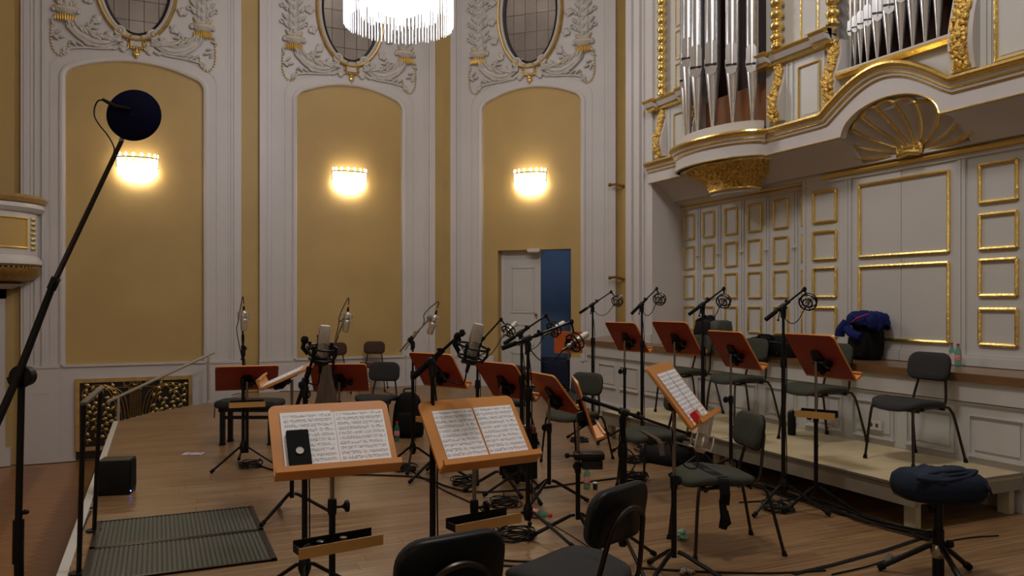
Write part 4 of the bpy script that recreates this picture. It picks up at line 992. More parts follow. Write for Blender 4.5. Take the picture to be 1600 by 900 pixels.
# ---- microphones.  local: mic axis = +z (head up), origin at body centre
def align(root, loc, axis, roll=0.):
    q = Vector((0, 0, 1)).rotation_difference(Vector(axis).normalized()); root.matrix_world = Matrix.LocRotScale(Vector(loc), q @ Matrix.Rotation(roll, 3, 'Z').to_quaternion(), None)
def camv(r, u, f): return Vector((r*RX+f*VX, r*RY+f*VY, u))      # right, up, away from the viewer
def tail_cable(root, pts, r=.0035): MB().tube(spline(pts, 6), r, 6).build('cable', 'cable', root)
def inv(root, p): return root.matrix_world.inverted() @ Vector(p)
def mic_large(loc, axis, label, roll=0, s=1., cab=None):
    root = empty('studio_microphone', label=label, cat='microphone', group='large condenser microphones in spider mounts'); align(root, loc, axis, roll); root.scale = (s, s, s)
    m = MB(); m.lathe([(.018, -.075), (.024, -.07), (.028, -.02), (.028, .028)], (0, 0, 0), 20, sy=.82); m.build('body', 'silver', root)
    m = MB(); o = rrect(.058, .046, .014, 4); m.pad(o, [(.98, .03), (1, .04), (.99, .085), (.93, .115), (.85, .122)], warp=lambda p: Vector((p.x, p.y*(1-.35*max(0, (p.z-.06)/.06)), p.z))); m.build('grille', 'silver_grille', root)
    m = MB(); m.ring((0, 0, .03), .0285, .002, (0, 0, 1), 20, 5, ry=.024); m.build('collar', 'chrome', root)
    m = MB(); m.ring((0, 0, .005), .078, .006, (0, 0, 1), 28, 7); m.ring((0, 0, -.055), .062, .006, (0, 0, 1), 26, 7); m.ring((0, 0, -.045), .034, .006, (0, 0, 1), 18, 6)
    for k in range(4):
        a = pi/4+pi*k/2; m.tube([(.078*cos(a), .078*sin(a), .02), (.085*cos(a), .085*sin(a), -.02), (.064*cos(a), .064*sin(a), -.06)], .007, 6); m.ell((.082*cos(a), .082*sin(a), .015), .011)
        m.tube([(.03*cos(a+.4), .03*sin(a+.4), -.045), (.075*cos(a), .075*sin(a), .0)], .002, 4); m.tube([(.03*cos(a-.4), .03*sin(a-.4), -.045), (.075*cos(a), .075*sin(a), .0)], .002, 4)
    m.lathe([(.03, -.085), (.04, -.075), (.04, -.06), (.03, -.05)], (0, 0, 0), 12); m.tube([(-.07, 0, -.03), (-.1, 0, .0), (-.095, .0, .03)], .012, 8); m.ell((-.095, 0, .04), (.02, .014, .024)); m.build('spider_mount', 'black', root)
    m = MB(); m.cyl((0, 0, -.08), (0, 0, -.13), .011, .008); m.build('connector', 'black_metal', root)
    return root
def mic_small(loc, axis, label, R=.062, s=1., hang=None):
    root = empty('condenser_microphone', label=label, cat='microphone', group='silver microphones in round spider mounts'); align(root, loc, axis, .5); root.scale = (s, s, s)
    m = MB(); m.lathe([(.012, -.075), (.017, -.06), (.019, -.01), (.021, .03)], (0, 0, 0), 16); m.build('body', 'nickel_dark', root)
    m = MB(); m.lathe([(.021, .03), (.0235, .04), (.021, .10), (.017, .112), (.012, .115)], (0, 0, 0), 16); m.build('grille', 'silver_grille', root)
    m = MB(); m.cyl((0, 0, -.073), (0, 0, -.12), .0095, .0075); m.build('connector', 'dark_steel', root)
    m = MB(); m.ring((0, 0, -.02), R, .0062, (0, 0, 1), 26, 6); m.ring((0, 0, .02), R*.93, .0052, (0, 0, 1), 24, 6); m.ring((0, 0, -.03), R*.55, .006, (0, 0, 1), 18, 6)
    for k in range(6):
        a = pi*k/3; m.tube([(R*cos(a), R*sin(a), -.02), (R*.93*cos(a), R*.93*sin(a), .02)], .004, 5); m.ell((R*1.06*cos(a), R*1.06*sin(a), -.018), .0065)
        for q in (-.35, .35): m.tube([(R*.55*cos(a+q), R*.55*sin(a+q), -.03), (R*.93*cos(a), R*.93*sin(a), .0)], .0016, 4)
    m.build('spider_mount', 'black', root); return root
def mic_hanging(loc, axis, label, s=1.):
    root = empty('condenser_microphone', label=label, cat='microphone', group='silver microphones in silver cradles'); align(root, loc, axis); root.scale = (s, s, s)
    m = MB(); m.lathe([(.016, -.055), (.022, -.045), (.024, .005), (.022, .01)], (0, 0, 0), 16); m.build('body', 'silver', root)
    m = MB(); m.lathe([(.022, .01), (.0255, .015), (.024, .085), (.017, .096)], (0, 0, 0), 16); m.build('grille', 'silver_grille', root)
    m = MB(); m.cyl((0, 0, -.055), (0, 0, -.09), .009, .007); m.build('connector', 'black_metal', root)
    m = MB(); m.ring((0, 0, -.04), .042, .0035, (0, 0, 1), 22, 6); m.ring((0, 0, .01), .042, .0035, (0, 0, 1), 22, 6)
    for k in range(4): a = pi*k/2+.4; m.tube([(.042*cos(a), .042*sin(a), -.045), (.046*cos(a), .046*sin(a), -.015), (.042*cos(a), .042*sin(a), .015)], .004, 5); m.tube([(.024*cos(a+.5), .024*sin(a+.5), -.015), (.042*cos(a), .042*sin(a), -.015)], .002, 4)
    m.build('cradle', 'silver', root); return root
# ---- mic stand: joint J at the top of the pole, boom from tail to head
def mic_stand(px, d, yj, tail, head, label, dh=0., dt=0., mt='black', tube=.0125, ang=.3, hub=.20, spread=.30, cw=True, z0=0., group='black microphone boom stands', drape=True, tri=True, boom_mt='black_metal', zlock=.75):
    b = BASE(px, d, z0); root = empty('microphone_stand', b, 0, label=label, cat='microphone stand', group=group)
    J = P(px, yj, d)-b; H = P(head[0], head[1], d+dh)-b; T = P(tail[0], tail[1], d+dt)-b; zj = J.z
    m = MB(); m.cyl((0, 0, hub-.05), (0, 0, zj*zlock), tube*1.25); m.lathe([(tube*1.7, zj*zlock-.06), (tube*1.9, zj*zlock-.03), (tube*1.6, zj*zlock+.02)], (0, 0, 0), 12); m.build('lower_pole', mt, root)
    m = MB(); m.cyl((0, 0, zj*zlock), (0, 0, zj), tube*.85); m.build('upper_pole', 'black_metal', root)
    if tri: tripod(root, 0, hub, spread, ang, .0105)
    # project the joint on the boom
    ax = (H-T).normalized(); t = (J-T).dot(ax); C = T+ax*t
    m = MB(); m.tube([T, T+(H-T)*.55], .0105, 8); m.tube([T+(H-T)*.5, H], .0078, 8); q = T+(H-T)*.52; m.tube([q-ax*.03, q+ax*.03], .014, 10); m.ell(q+Vector((0, 0, .02)), .012); m.build('boom', boom_mt, root)
    if cw: m = MB(); m.tube([T-ax*.005, T+ax*.10], .016, 10); m.build('counterweight', 'black_matte', root)
    m = MB(); m.tube([(0, 0, zj-.07), (0, 0, zj-.02), C], [.019, .022, .016], 10); m.tube([C-ax*.03, C+ax*.03], .020, 10); sd = ax.cross(Vector((0, 0, 1))).normalized(); m.cyl(C-sd*.03, C+sd*.045, .010); m.lathe([(.010, 0), (.022, .006), (.020, .018), (.01, .02)], C+sd*.035, 6, Vector((0, 0, 1)).rotation_difference(sd).to_matrix()); m.tube([C-sd*.02, C-sd*.03+Vector((0, 0, -.05)), C-sd*.045+Vector((0, 0, -.09))], .004, 6); m.ell(C-sd*.047+Vector((0, 0, -.095)), .009); m.build('boom_clamp', 'black', root)
    m = MB(); m.tube([H-ax*.02, H+ax*.012], .012, 8); m.ell(H, (.016, .016, .02)); m.build('swivel', 'black', root)
    if drape:
        c = [C+Vector((0, 0, -.02)), Vector((.03, .012, zj-.25)), Vector((.022, -.01, zj-.5)), Vector((.026, .008, zj*.5)), Vector((.024, -.008, zj*.3)), Vector((.03, .0, hub+.06))]
        MB().tube(spline(c, 6), .004, 6).build('cable', 'cable', root)
    root['J'] = zj
    return root, b, H+b, C+b
def hose(root_name, pts, label, r=.004, mt='cable', group='microphone cables', cat='cable'):
    o = MB().tube(spline(pts, 7), r, 6).build(root_name, mt); return tag(o, label, cat, group)
def coil(px, y, label, R=.11, n=9, mt='cable', z=0., seed=0, sq=1.):
    random.seed(seed+50); m = MB(); c = FL(px, y, z)
    for k in range(n):
        rr = R*random.uniform(.72, 1.05); o = (jit(.02), jit(.02)); h = .006+.0065*k*.9
        m.tube([(o[0]+rr*cos(2*pi*j/26)*sq, o[1]+rr*sin(2*pi*j/26), h+.006*sin(3*2*pi*j/26+k)) for j in range(26)], .0045, 6, closed=True)
    for k in range(2): a = random.random()*6; m.tube(spline([(R*.7*cos(a), R*.7*sin(a), .05), (R*1.0*cos(a+.1), R*1.0*sin(a+.1), .065), (R*1.2*cos(a), R*1.2*sin(a), .02)], 4), .006, 6)
    o = m.build('cable_coil', mt, loc=c); return tag(o, label, 'cable', 'coiled cables on the floor')
# ================================================================== CHAIRS
R_ = radians
chair(CH_K, (5.40, 4.45), R_(180), 'grey upholstered chair at the near end of the riser', z=.302, s=1.0)
chair(CH_G, (5.42, 5.43), R_(180), 'upholstered chair on the riser, second from its near end, behind a tilted desk', z=.302, s=1.03)
chair(CH_G, (5.42, 6.50), R_(180), 'green-grey chair on the riser, third from its near end', z=.302, s=1.03)
chair(CH_G, (5.42, 7.40), R_(182), 'farthest chair on the riser, seat beneath the second right-hand music desk', z=.302, s=1.03)
chair(CH_G, (3.22, 4.07), R_(165), 'green-grey chair on the stage floor with a dark strap over its seat')
b = BASE(1022, 6.58); chair(CH_G, (b.x, b.y), R_(176), 'green-grey chair whose seat shows under the horizontal mic boom')
b = BASE(896, 7.75); chair(CH_G, (b.x, b.y), R_(205), 'olive grey chair left of the riser, beneath the second mic row')
b = BASE(782, 8.7); chair(CH_K, (b.x, b.y), R_(185), 'chair mostly hidden behind the open-score stand in the middle')
b = BASE(590, 9.1); chair(CH_K, (b.x, b.y), R_(235), 'grey upholstered chair facing the viewer before the dark wall chairs')
b = BASE(583, 14.0); chair(CH_B, (b.x, b.y), R_(250), 'dark brown chair against the wall under the middle panel')
b = BASE(526, 13.6); chair(CH_B, (b.x, b.y), R_(262), 'dark brown wall chair half hidden behind the big microphone')
b = BASE(893, 3.22); chair(CH_K, (b.x, b.y), R_(114), 'black-backed chair in the foreground seen from behind, right of centre')
b = BASE(655, 2.62); chair(CH_K, (b.x, b.y), R_(98), 'black chair back rising at the bottom edge of the picture')
# cloth strap on the chair and grey sash on the middle one
m = MB(); st = [(.33, .25), (.40, .262), (.47, .245), (.497, .22), (.494, .1), (.49, 0), (.494, -.1), (.497, -.2), (.47, -.245), (.42, -.25)]
m.add([(x0+dx, yy, z) for z, yy in st for x0, dx in ((.02, 0), (.085, 0))], [(2*k, 2*k+1, 2*k+3, 2*k+2) for k in range(len(st)-1)])
m.add([(.03, .25, .30), (.075, .255, .30), (.09, .25, .20), (.05, .25, .19), (.01, .25, .22)], [(0, 1, 2, 3, 4)]); m.tube([(.06, .23, .36), (.05, .25, .25), (.06, .255, .19)], [.02, .028, .02], 8)
so_ = m.build('seat_strap', 'black_matte', smooth=0, loc=(3.22, 4.07, 0), rotz=R_(165)); tag(so_, 'dark cloth strap laid across the chair seat by the riser', 'strap')
sd = so_.modifiers.new('t', 'SOLIDIFY'); sd.thickness = .004
c1 = FL(1000, 668, .50); c2 = FL(1032, 690, .50); m = MB(); pts = [FL(1003, 672, .495), FL(1028, 686, .495), FL(1032, 692, .47), P(1035, 712, FL(1032, 692, .47).dot(Vector((VX, VY, 0)))-.02)]
m.add([p+Vector((dx*RX, dx*RY, 0)) for p in pts for dx in (-.02, .02)], [(0, 1, 3, 2), (2, 3, 5, 4), (4, 5, 7, 6)]); o = m.build('sash', 'gown', smooth=0); o.modifiers.new('t', 'SOLIDIFY').thickness = .004; tag(o, 'brown-grey sash hanging over the front of the middle chair', 'cloth')
# piano bench
b = BASE(391, 8.75); r = empty('piano_bench', b, R_(-24), label='black piano bench with dark padded top behind the left desk', cat='bench')
m = MB(); m.pad(rrect(.70, .34, .05, 4), [(.93, .40), (1, .415), (1, .45), (.96, .475), (.7, .485)]); m.build('cushion', 'seat_fabric_grey', r, smooth=60)
m = MB(); m.box((0, 0, .385), (.60, .28, .05)); m.box((0, -.12, .30), (.5, .03, .035)); m.build('frame', 'black', r, smooth=0)
for sx in (-1, 1):
    for sy in (-1, 1): m = MB(); m.box((sx*.26, sy*.12, .19), (.05, .04, .38)); m.box((sx*.26, sy*.125, .01), (.06, .06, .02)); m.build('leg', 'black', r, smooth=0)
m = MB(); m.tube([(-.33, -.16, .41), (-.335, -.165, .3)], .006, 5); m.tube([(.33, -.16, .41), (.335, -.165, .36)], .006, 5); m.build('tie_cord', 'black', r)
# tripod stool with padded seat at the right, clothes on it
b = BASE(1466, 4.45); r = empty('tripod_stool', b, R_(-22), label='tripod stool with dark blue padded seat in the right foreground', cat='stool')
m = MB(); m.pad([(x+.0, y) for x, y in rrect(.46, .36, .13, 6)], [(.9, .475), (1, .49), (1.02, .535), (.98, .575), (.85, .60), (.5, .605)]); m.build('seat', 'navy', r, smooth=70)
m = MB(); m.pad(rrect(.45, .35, .13, 6), [(.85, .46), (.98, .465), (1.0, .482)]); m.build('seat_base', 'black', r, smooth=60)
m = MB(); m.cyl((0, 0, .02), (0, 0, .47), .026, seg=14); m.cyl((0, 0, .0), (0, 0, .28), .031, seg=14); m.build('post', 'black', r)
for zz, s in ((.39, -1), (.255, -1), (.20, 1)): m = MB(); m.tube([(0, 0, zz), (s*.045, -.008, zz), (s*.047, -.008, zz), (s*.075, -.012, zz)], [.009, .009, .024, .021], 8); m.build('clamp_knob', 'black', r)
tripod(r, 0, .19, .30, .5, .016, 'black', .022)
m = MB(); m.lathe([(.03, .12), (.04, .14), (.042, .17), (.03, .2)], (0, 0, 0), 12); m.build('hub_ring', 'chrome', r)
random.seed(4); m = MB(); NX, NY = 22, 14; vs = []
for j in range(NY+1):
    for i in range(NX+1):
        u, v = i/NX*2-1, j/NY*2-1; x = u*.225; y = v*.15-.01
        z = .603 + .022*noise.noise(Vector((u*2.2, v*1.6, 2))) + .018*abs(noise.noise(Vector((u*4+v*3, v*3.2, 7)))) + .012*(1-u*u)*(1-v*v) - .30*max(0, abs(u)-.8) - .2*max(0, abs(v)-.8)
        vs.append((x*(1-.12*abs(v)), y+.02*sin(u*4), z))
m.add(vs, [(j*(NX+1)+i, j*(NX+1)+i+1, (j+1)*(NX+1)+i+1, (j+1)*(NX+1)+i) for j in range(NY) for i in range(NX)])
for k in range(3): m.tube(spline([(-.21+.05*k, -.15+.03*k, .60), (-.08, -.165+.03*k, .588+.015*k), (.07, -.14+.03*k, .60+.012*k), (.17, -.08, .62)], 6), [.012]*18+[.01], 8)
o = m.build('folded_jacket', 'navy_cloth', smooth=80); o.matrix_world = Matrix.LocRotScale(b, Matrix.Rotation(R_(-22), 3, 'Z').to_quaternion(), None); tag(o, 'dark blue jacket folded on the padded tripod stool', 'jacket'); o.modifiers.new('t', 'SOLIDIFY').thickness = .012
# ================================================================== MUSIC STANDS
S = {}
S['a'] = music_stand(386, 7.45, 571, R_(86), R_(50), 'music stand with plain red-brown desk before the piano bench', w=.56, h=.37, tray=(.58, R_(180), .30), base=False)
S['b'] = music_stand(456, 5.74, 571, R_(168), R_(66), 'music stand with an almost flat desk and score, left of the big microphone', w=.54, h=.36, ang=.9, tray=(.42, R_(180), .3))
S['c'] = music_stand(530, 7.4, 568, R_(70), R_(42), 'music stand desk behind the leftmost big microphone', w=.52, h=.36)
S['d'] = music_stand(680, 7.0, 552, R_(28), R_(34), 'dark red-brown music desk behind the thick boom stand, left of centre', w=.52, h=.36, tray=(.50, R_(180), .3), ang=1.)
S['e'] = music_stand(783, 6.5, 566, R_(16), R_(36), 'red-brown music desk seen from behind, right of the second big microphone', w=.54, h=.37)
S['f'] = music_stand(858, 6.16, 583, R_(0), R_(38), 'steeply angled music desk seen from behind in the middle of the stage', w=.53, h=.38, ang=-.5, zsplit=.60)
S['g'] = music_stand(888, 12.6, 518, R_(60), R_(12), 'small far orange music desk in front of the doorway', w=.45, h=.34, back='desk_back_lit')
S['h'] = music_stand(976, 8.65, 504, R_(9), R_(33), 'leftmost of the four music desks along the riser', w=.50, h=.37, zsplit=.82)
S['i'] = music_stand(1054, 7.9, 503, R_(7), R_(33), 'second from left of the four music desks along the riser', w=.51, h=.38, zsplit=.60)
S['j'] = music_stand(1142, 6.95, 518, R_(-3), R_(33), 'third from left of the four music desks along the riser', w=.51, h=.38, zsplit=.72, ang=.1)
S['k'] = music_stand(1275, 5.93, 523, R_(-4), R_(33), 'nearest of the four music desks along the riser, with a tan-fronted tray', w=.52, h=.38, zsplit=.72, ang=-1.0, tray=(.70, R_(-149), .27))
S['l'] = music_stand(1053, 4.4, 571, R_(-49), R_(38), 'music stand facing right with a score and a red box on it', w=.50, h=.39, zsplit=.58, ang=.2)
S['m'] = music_stand(903, 5.17, 592, R_(-24), R_(18), 'music stand seen edge-on beside the horizontal boom', w=.46, h=.37, zsplit=.50, ang=.9)
S['n'] = music_stand(519, 3.72, 636, R_(-90), R_(40), 'nearest music stand, holding an open score and a black case', w=.56, h=.37, zsplit=.62, tray=(.425, R_(10), .38))
S['o'] = music_stand(741, 3.98, 628, R_(-82), R_(40), 'music stand right of the nearest one with an open two-page score', w=.54, h=.38, zsplit=.55, tray=(.455, R_(4), .36))
def sheet(m, y0, y1, z0, z1, x=0.): m.add([(x, y0, z0), (x, y1, z0), (x, y1, z1), (x, y0, z1), (x-.001, y0, z0), (x-.001, y1, z0), (x-.001, y1, z1), (x-.001, y0, z1)], [(0, 1, 2, 3), (7, 6, 5, 4), (0, 4, 5, 1), (1, 5, 6, 2), (2, 6, 7, 3), (3, 7, 4, 0)]); return m
def score(st, label, yc, zc=0., w=.205, h=.285, gap=.004, rot=0, tilt=0):
    root, D, W, H_ = st; e = empty('sheet_music', label=label, cat='sheet music', group='open scores')
    e.matrix_world = Matrix.LocRotScale(root.location, root.rotation_euler, None) @ D @ Matrix.Translation((.0155, yc, -.5*H_+.06*H_+h/2+zc)) @ Matrix.Rotation(rot, 4, 'X')
    for s in (-1, 1): sheet(MB(), -w/2, w/2, -h/2, h/2, .001+.0005*s).build('page', 'music', e, loc=(0, s*(w/2+gap), 0), smooth=0)
    return e
sheet_n = score(S['n'], 'open score of densely printed parts on the nearest music stand', .015, 0, w=.236, h=.318, gap=.0008)
m = sheet(MB(), -.122, .11, -.157, .166, .0026); m.build('loose_page', 'music', sheet_n, loc=(0, -.124, .0), smooth=0)
score(S['o'], 'two-page open score with a gap between its pages on the centre stand', .015, .0, w=.222, h=.318, gap=.005)
score(S['l'], 'open score on the right-facing stand with the red box', .02, .0, w=.195, h=.33, gap=.003)
score(S['b'], 'open score lying on the nearly flat desk at left', .0, .0, w=.2)
# black case with silver button on the nearest stand
m = MB(); m.pad(rrect(.098, .215, .006, 3), [(.98, 0), (1, .004), (1, .022), (.97, .027)], M=Matrix(((0, 0, 1, 0), (1, 0, 0, 0), (0, 1, 0, 0), (0, 0, 0, 1))))
m2 = MB(); m2.cyl((.027, .0, -.005), (.031, .0, -.005), .0165, seg=20)
m3 = MB(); m3.ring((.031, 0, -.005), .0165, .002, (1, 0, 0), 20, 5); m3.cyl((.031, 0, -.005), (.033, 0, -.005), .003)
on_desk(S['n'], 'reed_case', 'narrow black case with a round silver badge leaning on the nearest score', 'case', [(m, 'case_body', 'black_matte'), (m2, 'badge', 'plastic_white'), (m3, 'badge_ring', 'chrome')], y=-.165, z=.11, x=.018)
m = MB(); m.bb((.0, -.038, -.03), (.034, .03, .03)); m2 = MB(); m2.bb((.034, -.022, -.014), (.0352, .016, .014)); on_desk(S['l'], 'rosin_box', 'small red box with a pale label at the foot of the right-facing score', 'box', [(m, 'box_body', 'red'), (m2, 'box_label', 'tray_wood')], y=-.10, z=.034, x=.018)
# small things in the nearest tray: reed cap, ring, crumpled tissue
root, D, w_, h_ = S['n']; T = Matrix.LocRotScale(root.location, root.rotation_euler, None) @ Matrix.Translation((.03, 0, .425)) @ Matrix.Rotation(R_(10), 4, 'Z')
for q, (yy, mt, lb, sc) in enumerate(((-.08, 'black', 'small black cap with silver rim in the tray, left end', 1), (.03, 'brass', 'small round brass-rimmed tin in the tray', 1.1))):
    e = empty('small_tin', label=lb, cat='tin'); e.matrix_world = T @ Matrix.Translation((.045, yy, .0065))
    m = MB(); m.lathe([(.016, 0), (.017, .032), (.015, .034)], (0, 0, 0), 16); m.build('tin_body', mt, e); m = MB(); m.ring((0, 0, .034), .016, .0022, seg=16, ms=5); m.build('tin_rim', 'chrome', e)
m = MB(); random.seed(9)
for k in range(9): m.ell((.05+jit(.02), -.13+jit(.03), .018+jit(.006)), (.016, .012, .008), 6, 4, Matrix.Rotation(jit(2), 3, 'Y'))
o = m.build('crumpled_tissue', 'grey_case'); o.matrix_world = T; tag(o, 'small crumpled grey tissue in the nearest stand tray', 'tissue')
# gown draped beside the third desk
g = BASE(509, 7.15); random.seed(2); m = MB(); N = 18; vs = []
for j in range(9):
    t = j/8; z = .98-.36*t; rr = .035+.06*t
    for k in range(N): a = 2*pi*k/N; q = rr*(1+.22*sin(5*a+2*t)); vs.append((q*cos(a), q*.6*sin(a), z))
m.add(vs, [(j*N+k, j*N+(k+1) % N, (j+1)*N+(k+1) % N, (j+1)*N+k) for j in range(8) for k in range(N)]+[tuple(range(N)), tuple(range(8*N, 9*N))]); o = m.build('hanging_scarf', 'gown', loc=g, rotz=R_(-24)); tag(o, 'brown-grey cloth hanging over the edge of the desk behind the big microphone', 'cloth')
# ================================================================== MICROPHONE STANDS
def curve_cable(p0, p1, sag, label, via=None):
    mid = [p0.lerp(p1, t)+Vector((0, 0, -sag*4*t*(1-t))) for t in (.25, .5, .75)]
    return hose('microphone_cable', [p0]+([via] if via else [])+mid+[p1], label)
AX = lambda r, u, f: camv(r, u, f).normalized()
def small(px, d, yj, tail, head, c, axis, lab, mlab, dm=0., **k):
    r, b, H, C = mic_stand(px, d, yj, tail, head, lab, **k); dh = k.get('dh', 0)
    a = AX(*axis); L = P(c[0], c[1], d+dh+dm); mr = mic_small(L, a, mlab)
    # yoke from boom head to the mount ring
    tail_pt = L - a*.11; u = (H-L).normalized(); MB().tube([inv(mr, H), inv(mr, L+u*.066)], .007, 7).build('yoke', 'black', mr)
    curve_cable(tail_pt, C+Vector((0, 0, -.03)), .10, 'thin black cable looping from the '+mlab)
    return r
small(926, 8.9, 478, (906, 489), (955, 456), (965, 470), (.5, .45, .72), 'leftmost boom stand of the row of four along the riser', 'round-mounted microphone left of the riser row', dh=.05, ang=.2)
small(1003, 8.1, 477, (987, 490), (1026, 451), (1031, 467), (.5, .45, .72), 'second boom stand of the row of four along the riser', 'second round-mounted microphone of the riser row', dh=.05)
small(1098, 7.05, 478, (1077, 491), (1131, 451), (1131, 470), (.5, .45, .72), 'third boom stand of the row of four along the riser', 'third round-mounted microphone of the riser row', dh=.05, ang=.7)
small(1224, 5.88, 482, (1197, 499), (1257, 452), (1263, 471), (.5, .45, .72), 'nearest boom stand of the row of four along the riser', 'nearest round-mounted microphone of the riser row', dh=.05, ang=-.9, spread=.32)
small(815, 6.3, 524, (788, 537), (853, 493), (866, 514), (.75, .45, .5), 'boom stand just left of its twin in the middle of the stage', 'microphone pointing over the blue doorway', dh=.05, ang=.6, spread=.3)
small(825, 5.15, 533, (785, 544), (893, 503), (899, 534), (.75, .45, .5), 'nearer of the twin boom stands in the middle of the stage', 'large silver microphone right of the twin stands', dh=.05, ang=-1.0, spread=.34)
small(746, 7.06, 548, (722, 566), (783, 499), (795, 516), (.6, .6, .5), 'boom stand rising behind the second big microphone', 'silver microphone before the white door', dh=.05, ang=.15, spread=.36)
def big(px, d, yj, tail, head, c, axis, lab, mlab, dm=0., roll=0, **k):
    r, b, H, C = mic_stand(px, d, yj, tail, head, lab, **k); a = AX(*axis); L = P(c[0], c[1], d+k.get('dh', 0)+dm); mr = mic_large(L, a, mlab, roll)
    u = (H-L).normalized(); MB().tube([inv(mr, H), inv(mr, L+u*.075)], .014, 8).build('yoke', 'black', mr)
    MB().tube([inv(mr, p) for p in spline([L-a*.13, L-a*.17+camv(-.01, -.02, 0), L-a*.15+camv(-.09, -.02, 0), C+camv(.03, -.05, 0), C+Vector((0, 0, -.09))], 6)], .004, 6).build('cable', 'cable', mr)
    return r
big(476, 4.1, 600, (462, 640), (500, 528), (504, 545), (.13, .92, -.1), 'black stand holding the leftmost big microphone', 'big silver studio microphone at left, upright in a black mount', tube=.012, cw=False, zlock=.8)
big(676, 3.95, 566, (647, 588), (722, 520), (739, 543), (.24, .92, -.1), 'thick black boom stand holding the centre big microphone', 'big silver studio microphone at centre, upright in a black mount', tube=.0125, zlock=.75, dh=.02)
def hang(px, d, yj, tail, head, c, axis, lab, mlab, dm=0., s=1., **k):
    r, b, H, C = mic_stand(px, d, yj, tail, head, lab, **k); a = AX(*axis); L = P(c[0], c[1], d+k.get('dh', 0)+dm); mr = mic_hanging(L, a, mlab, s)
    MB().tube([inv(mr, H), inv(mr, L+(H-L).normalized()*.045*s)], .008, 7).build('yoke', 'chrome', mr)
    MB().tube([inv(mr, p) for p in spline([L-a*.085*s, L-a*.125*s+camv(-.01, 0, 0), H+camv(-.03, .03, 0), H+camv(-.04, -.05, 0), C+Vector((0, 0, -.05))], 6)], .0035, 6).build('cable', 'cable', mr)
    return r
hang(380, 7.45, 545, (380, 552), (379, 506), (381, 497), (.0, -1, 0), 'tall straight microphone stand at left before the bench', 'small silver microphone high above the left desk', ang=-.5, spread=.34, cw=False, group='slim microphone stands', dh=.0, s=1.25)
hang(521, 7.3, 545, (512, 562), (538, 500), (542, 499), (-.12, -1, 0), 'slim boom stand behind the leftmost big microphone', 'silver microphone hanging above the wall chairs', cw=False, group='slim microphone stands', boom_mt='chrome', s=1.25)
hang(645, 7.39, 533, (624, 549), (671, 498), (677, 503), (-.3, -1, 0), 'slim boom stand with chrome boom left of centre', 'silver microphone hanging before the white pilaster', cw=False, ang=.05, spread=.28, group='slim microphone stands', boom_mt='chrome', s=1.25)
# the horizontal one on the right
r_, b_, H_, C_ = mic_stand(973, 4.6, 650, (911, 622), (1079, 679), 'black stand with an almost level boom in front of the riser', tube=.0155, dh=-.1, ang=.4, zlock=.8, spread=.33)
L = P(1098, 684, 4.42); a = AX(.22, .9, .1); mr = mic_hanging(L, a, 'silver microphone in a double-ring cradle above the strapped chair', 1.5)
MB().tube([inv(mr, H_), inv(mr, L+(H_-L)*.3)], .007, 7).build('yoke', 'chrome', mr)
hose('microphone_cable', [L-a*.12, L-a*.17, P(1070, 728, 4.45), P(1053, 700, 4.4), P(1050, 672, 4.4), H_.lerp(C_, .3)], 'black cable hanging below the level boom')
hose('microphone_cable', [C_, P(968, 690, 4.6), P(985, 705, 4.6), P(994, 720, 4.6), P(985, 738, 4.6), P(975, 748, 4.6)], 'black cable looping down the level-boom stand')
# tall boom at the far left with a round dark disc
B_ = BASE(31, 4.6, ZH); r = empty('studio_boom', B_, 0, label='tall heavy black boom stand at the left edge holding a dark round disc', cat='microphone stand')
q = lambda px, y, d=4.6: P(px, y, d)-B_
J = q(34, 582); m = MB(); m.cyl((0, 0, .2), q(29, 812), .026, seg=12); m.cyl(q(29, 812), q(28, 880), .03, seg=12); m.build('lower_pole', 'black', r)
m = MB(); m.cyl(q(29, 812), J, .019, seg=12); m.build('upper_pole', 'black', r)
m = MB(); m.cyl(q(29, 805), q(40, 800), .009); m.ell(q(40, 800), (.02, .015, .015)); m.build('clamp_knob', 'black', r)
m = MB(); ax = camv(0, 0, 1); c = q(37, 588); m.cyl(c-ax*.035, c+ax*.035, .058, seg=20); m.ring(c-ax*.03, .062, .006, ax, 22, 6); m.cyl(c-ax*.02+camv(-.07, -.03, 0), c+camv(0, 0, 0), .03); m.build('boom_joint', 'black', r)
m = MB(); m.tube([q(-40, 740, 4.3), q(26, 592, 4.55), q(82, 447, 4.65)], [.022, .022, .02], 10); m.build('boom_lower', 'black', r)
m = MB(); m.tube([q(80, 452, 4.65), q(88, 434, 4.65)], .026, 10); m.cyl(q(84, 443, 4.65), q(92, 438, 4.6), .01); m.build('boom_lock', 'black', r)
m = MB(); m.tube([q(82, 447, 4.65), q(190, 220, 4.8)], [.0165, .013], 10); m.build('boom_upper', 'dark_steel', r)
m = MB(); m.tube([q(189, 222, 4.8), q(192, 212, 4.8)], .014, 10); m.build('boom_tip', 'chrome', r)
tripod(r, 0, .45, .5, .7, .018, 'black', .025)
dc = P(209.5, 180, 4.8); de = empty('sound_baffle', label='dark blue foam disc at the tip of the tall left boom', cat='baffle'); align(de, dc, camv(.12, .1, -1))
m = MB(); m.lathe([(.0, -.013), (.150, -.013), (.157, -.006), (.157, .006), (.150, .013), (0, .013)], (0, 0, 0), 48); m.build('disc', 'foam_blue', de, smooth=50)
m = MB(); m.cyl((0, 0, .013), (0, 0, .016), .006, seg=10); m.build('center_bolt', 'dark_steel', de)
m = MB(); a0 = inv(de, P(180, 166, 4.78)); a1 = inv(de, P(160, 155, 4.76)); m.tube([inv(de, P(205, 170, 4.78)), a0, a1], [.006, .014, .009], 8); m.tube([inv(de, P(190, 215, 4.8)), inv(de, P(196, 200, 4.8))], .012, 8); m.build('microphone_clip', 'black', de)
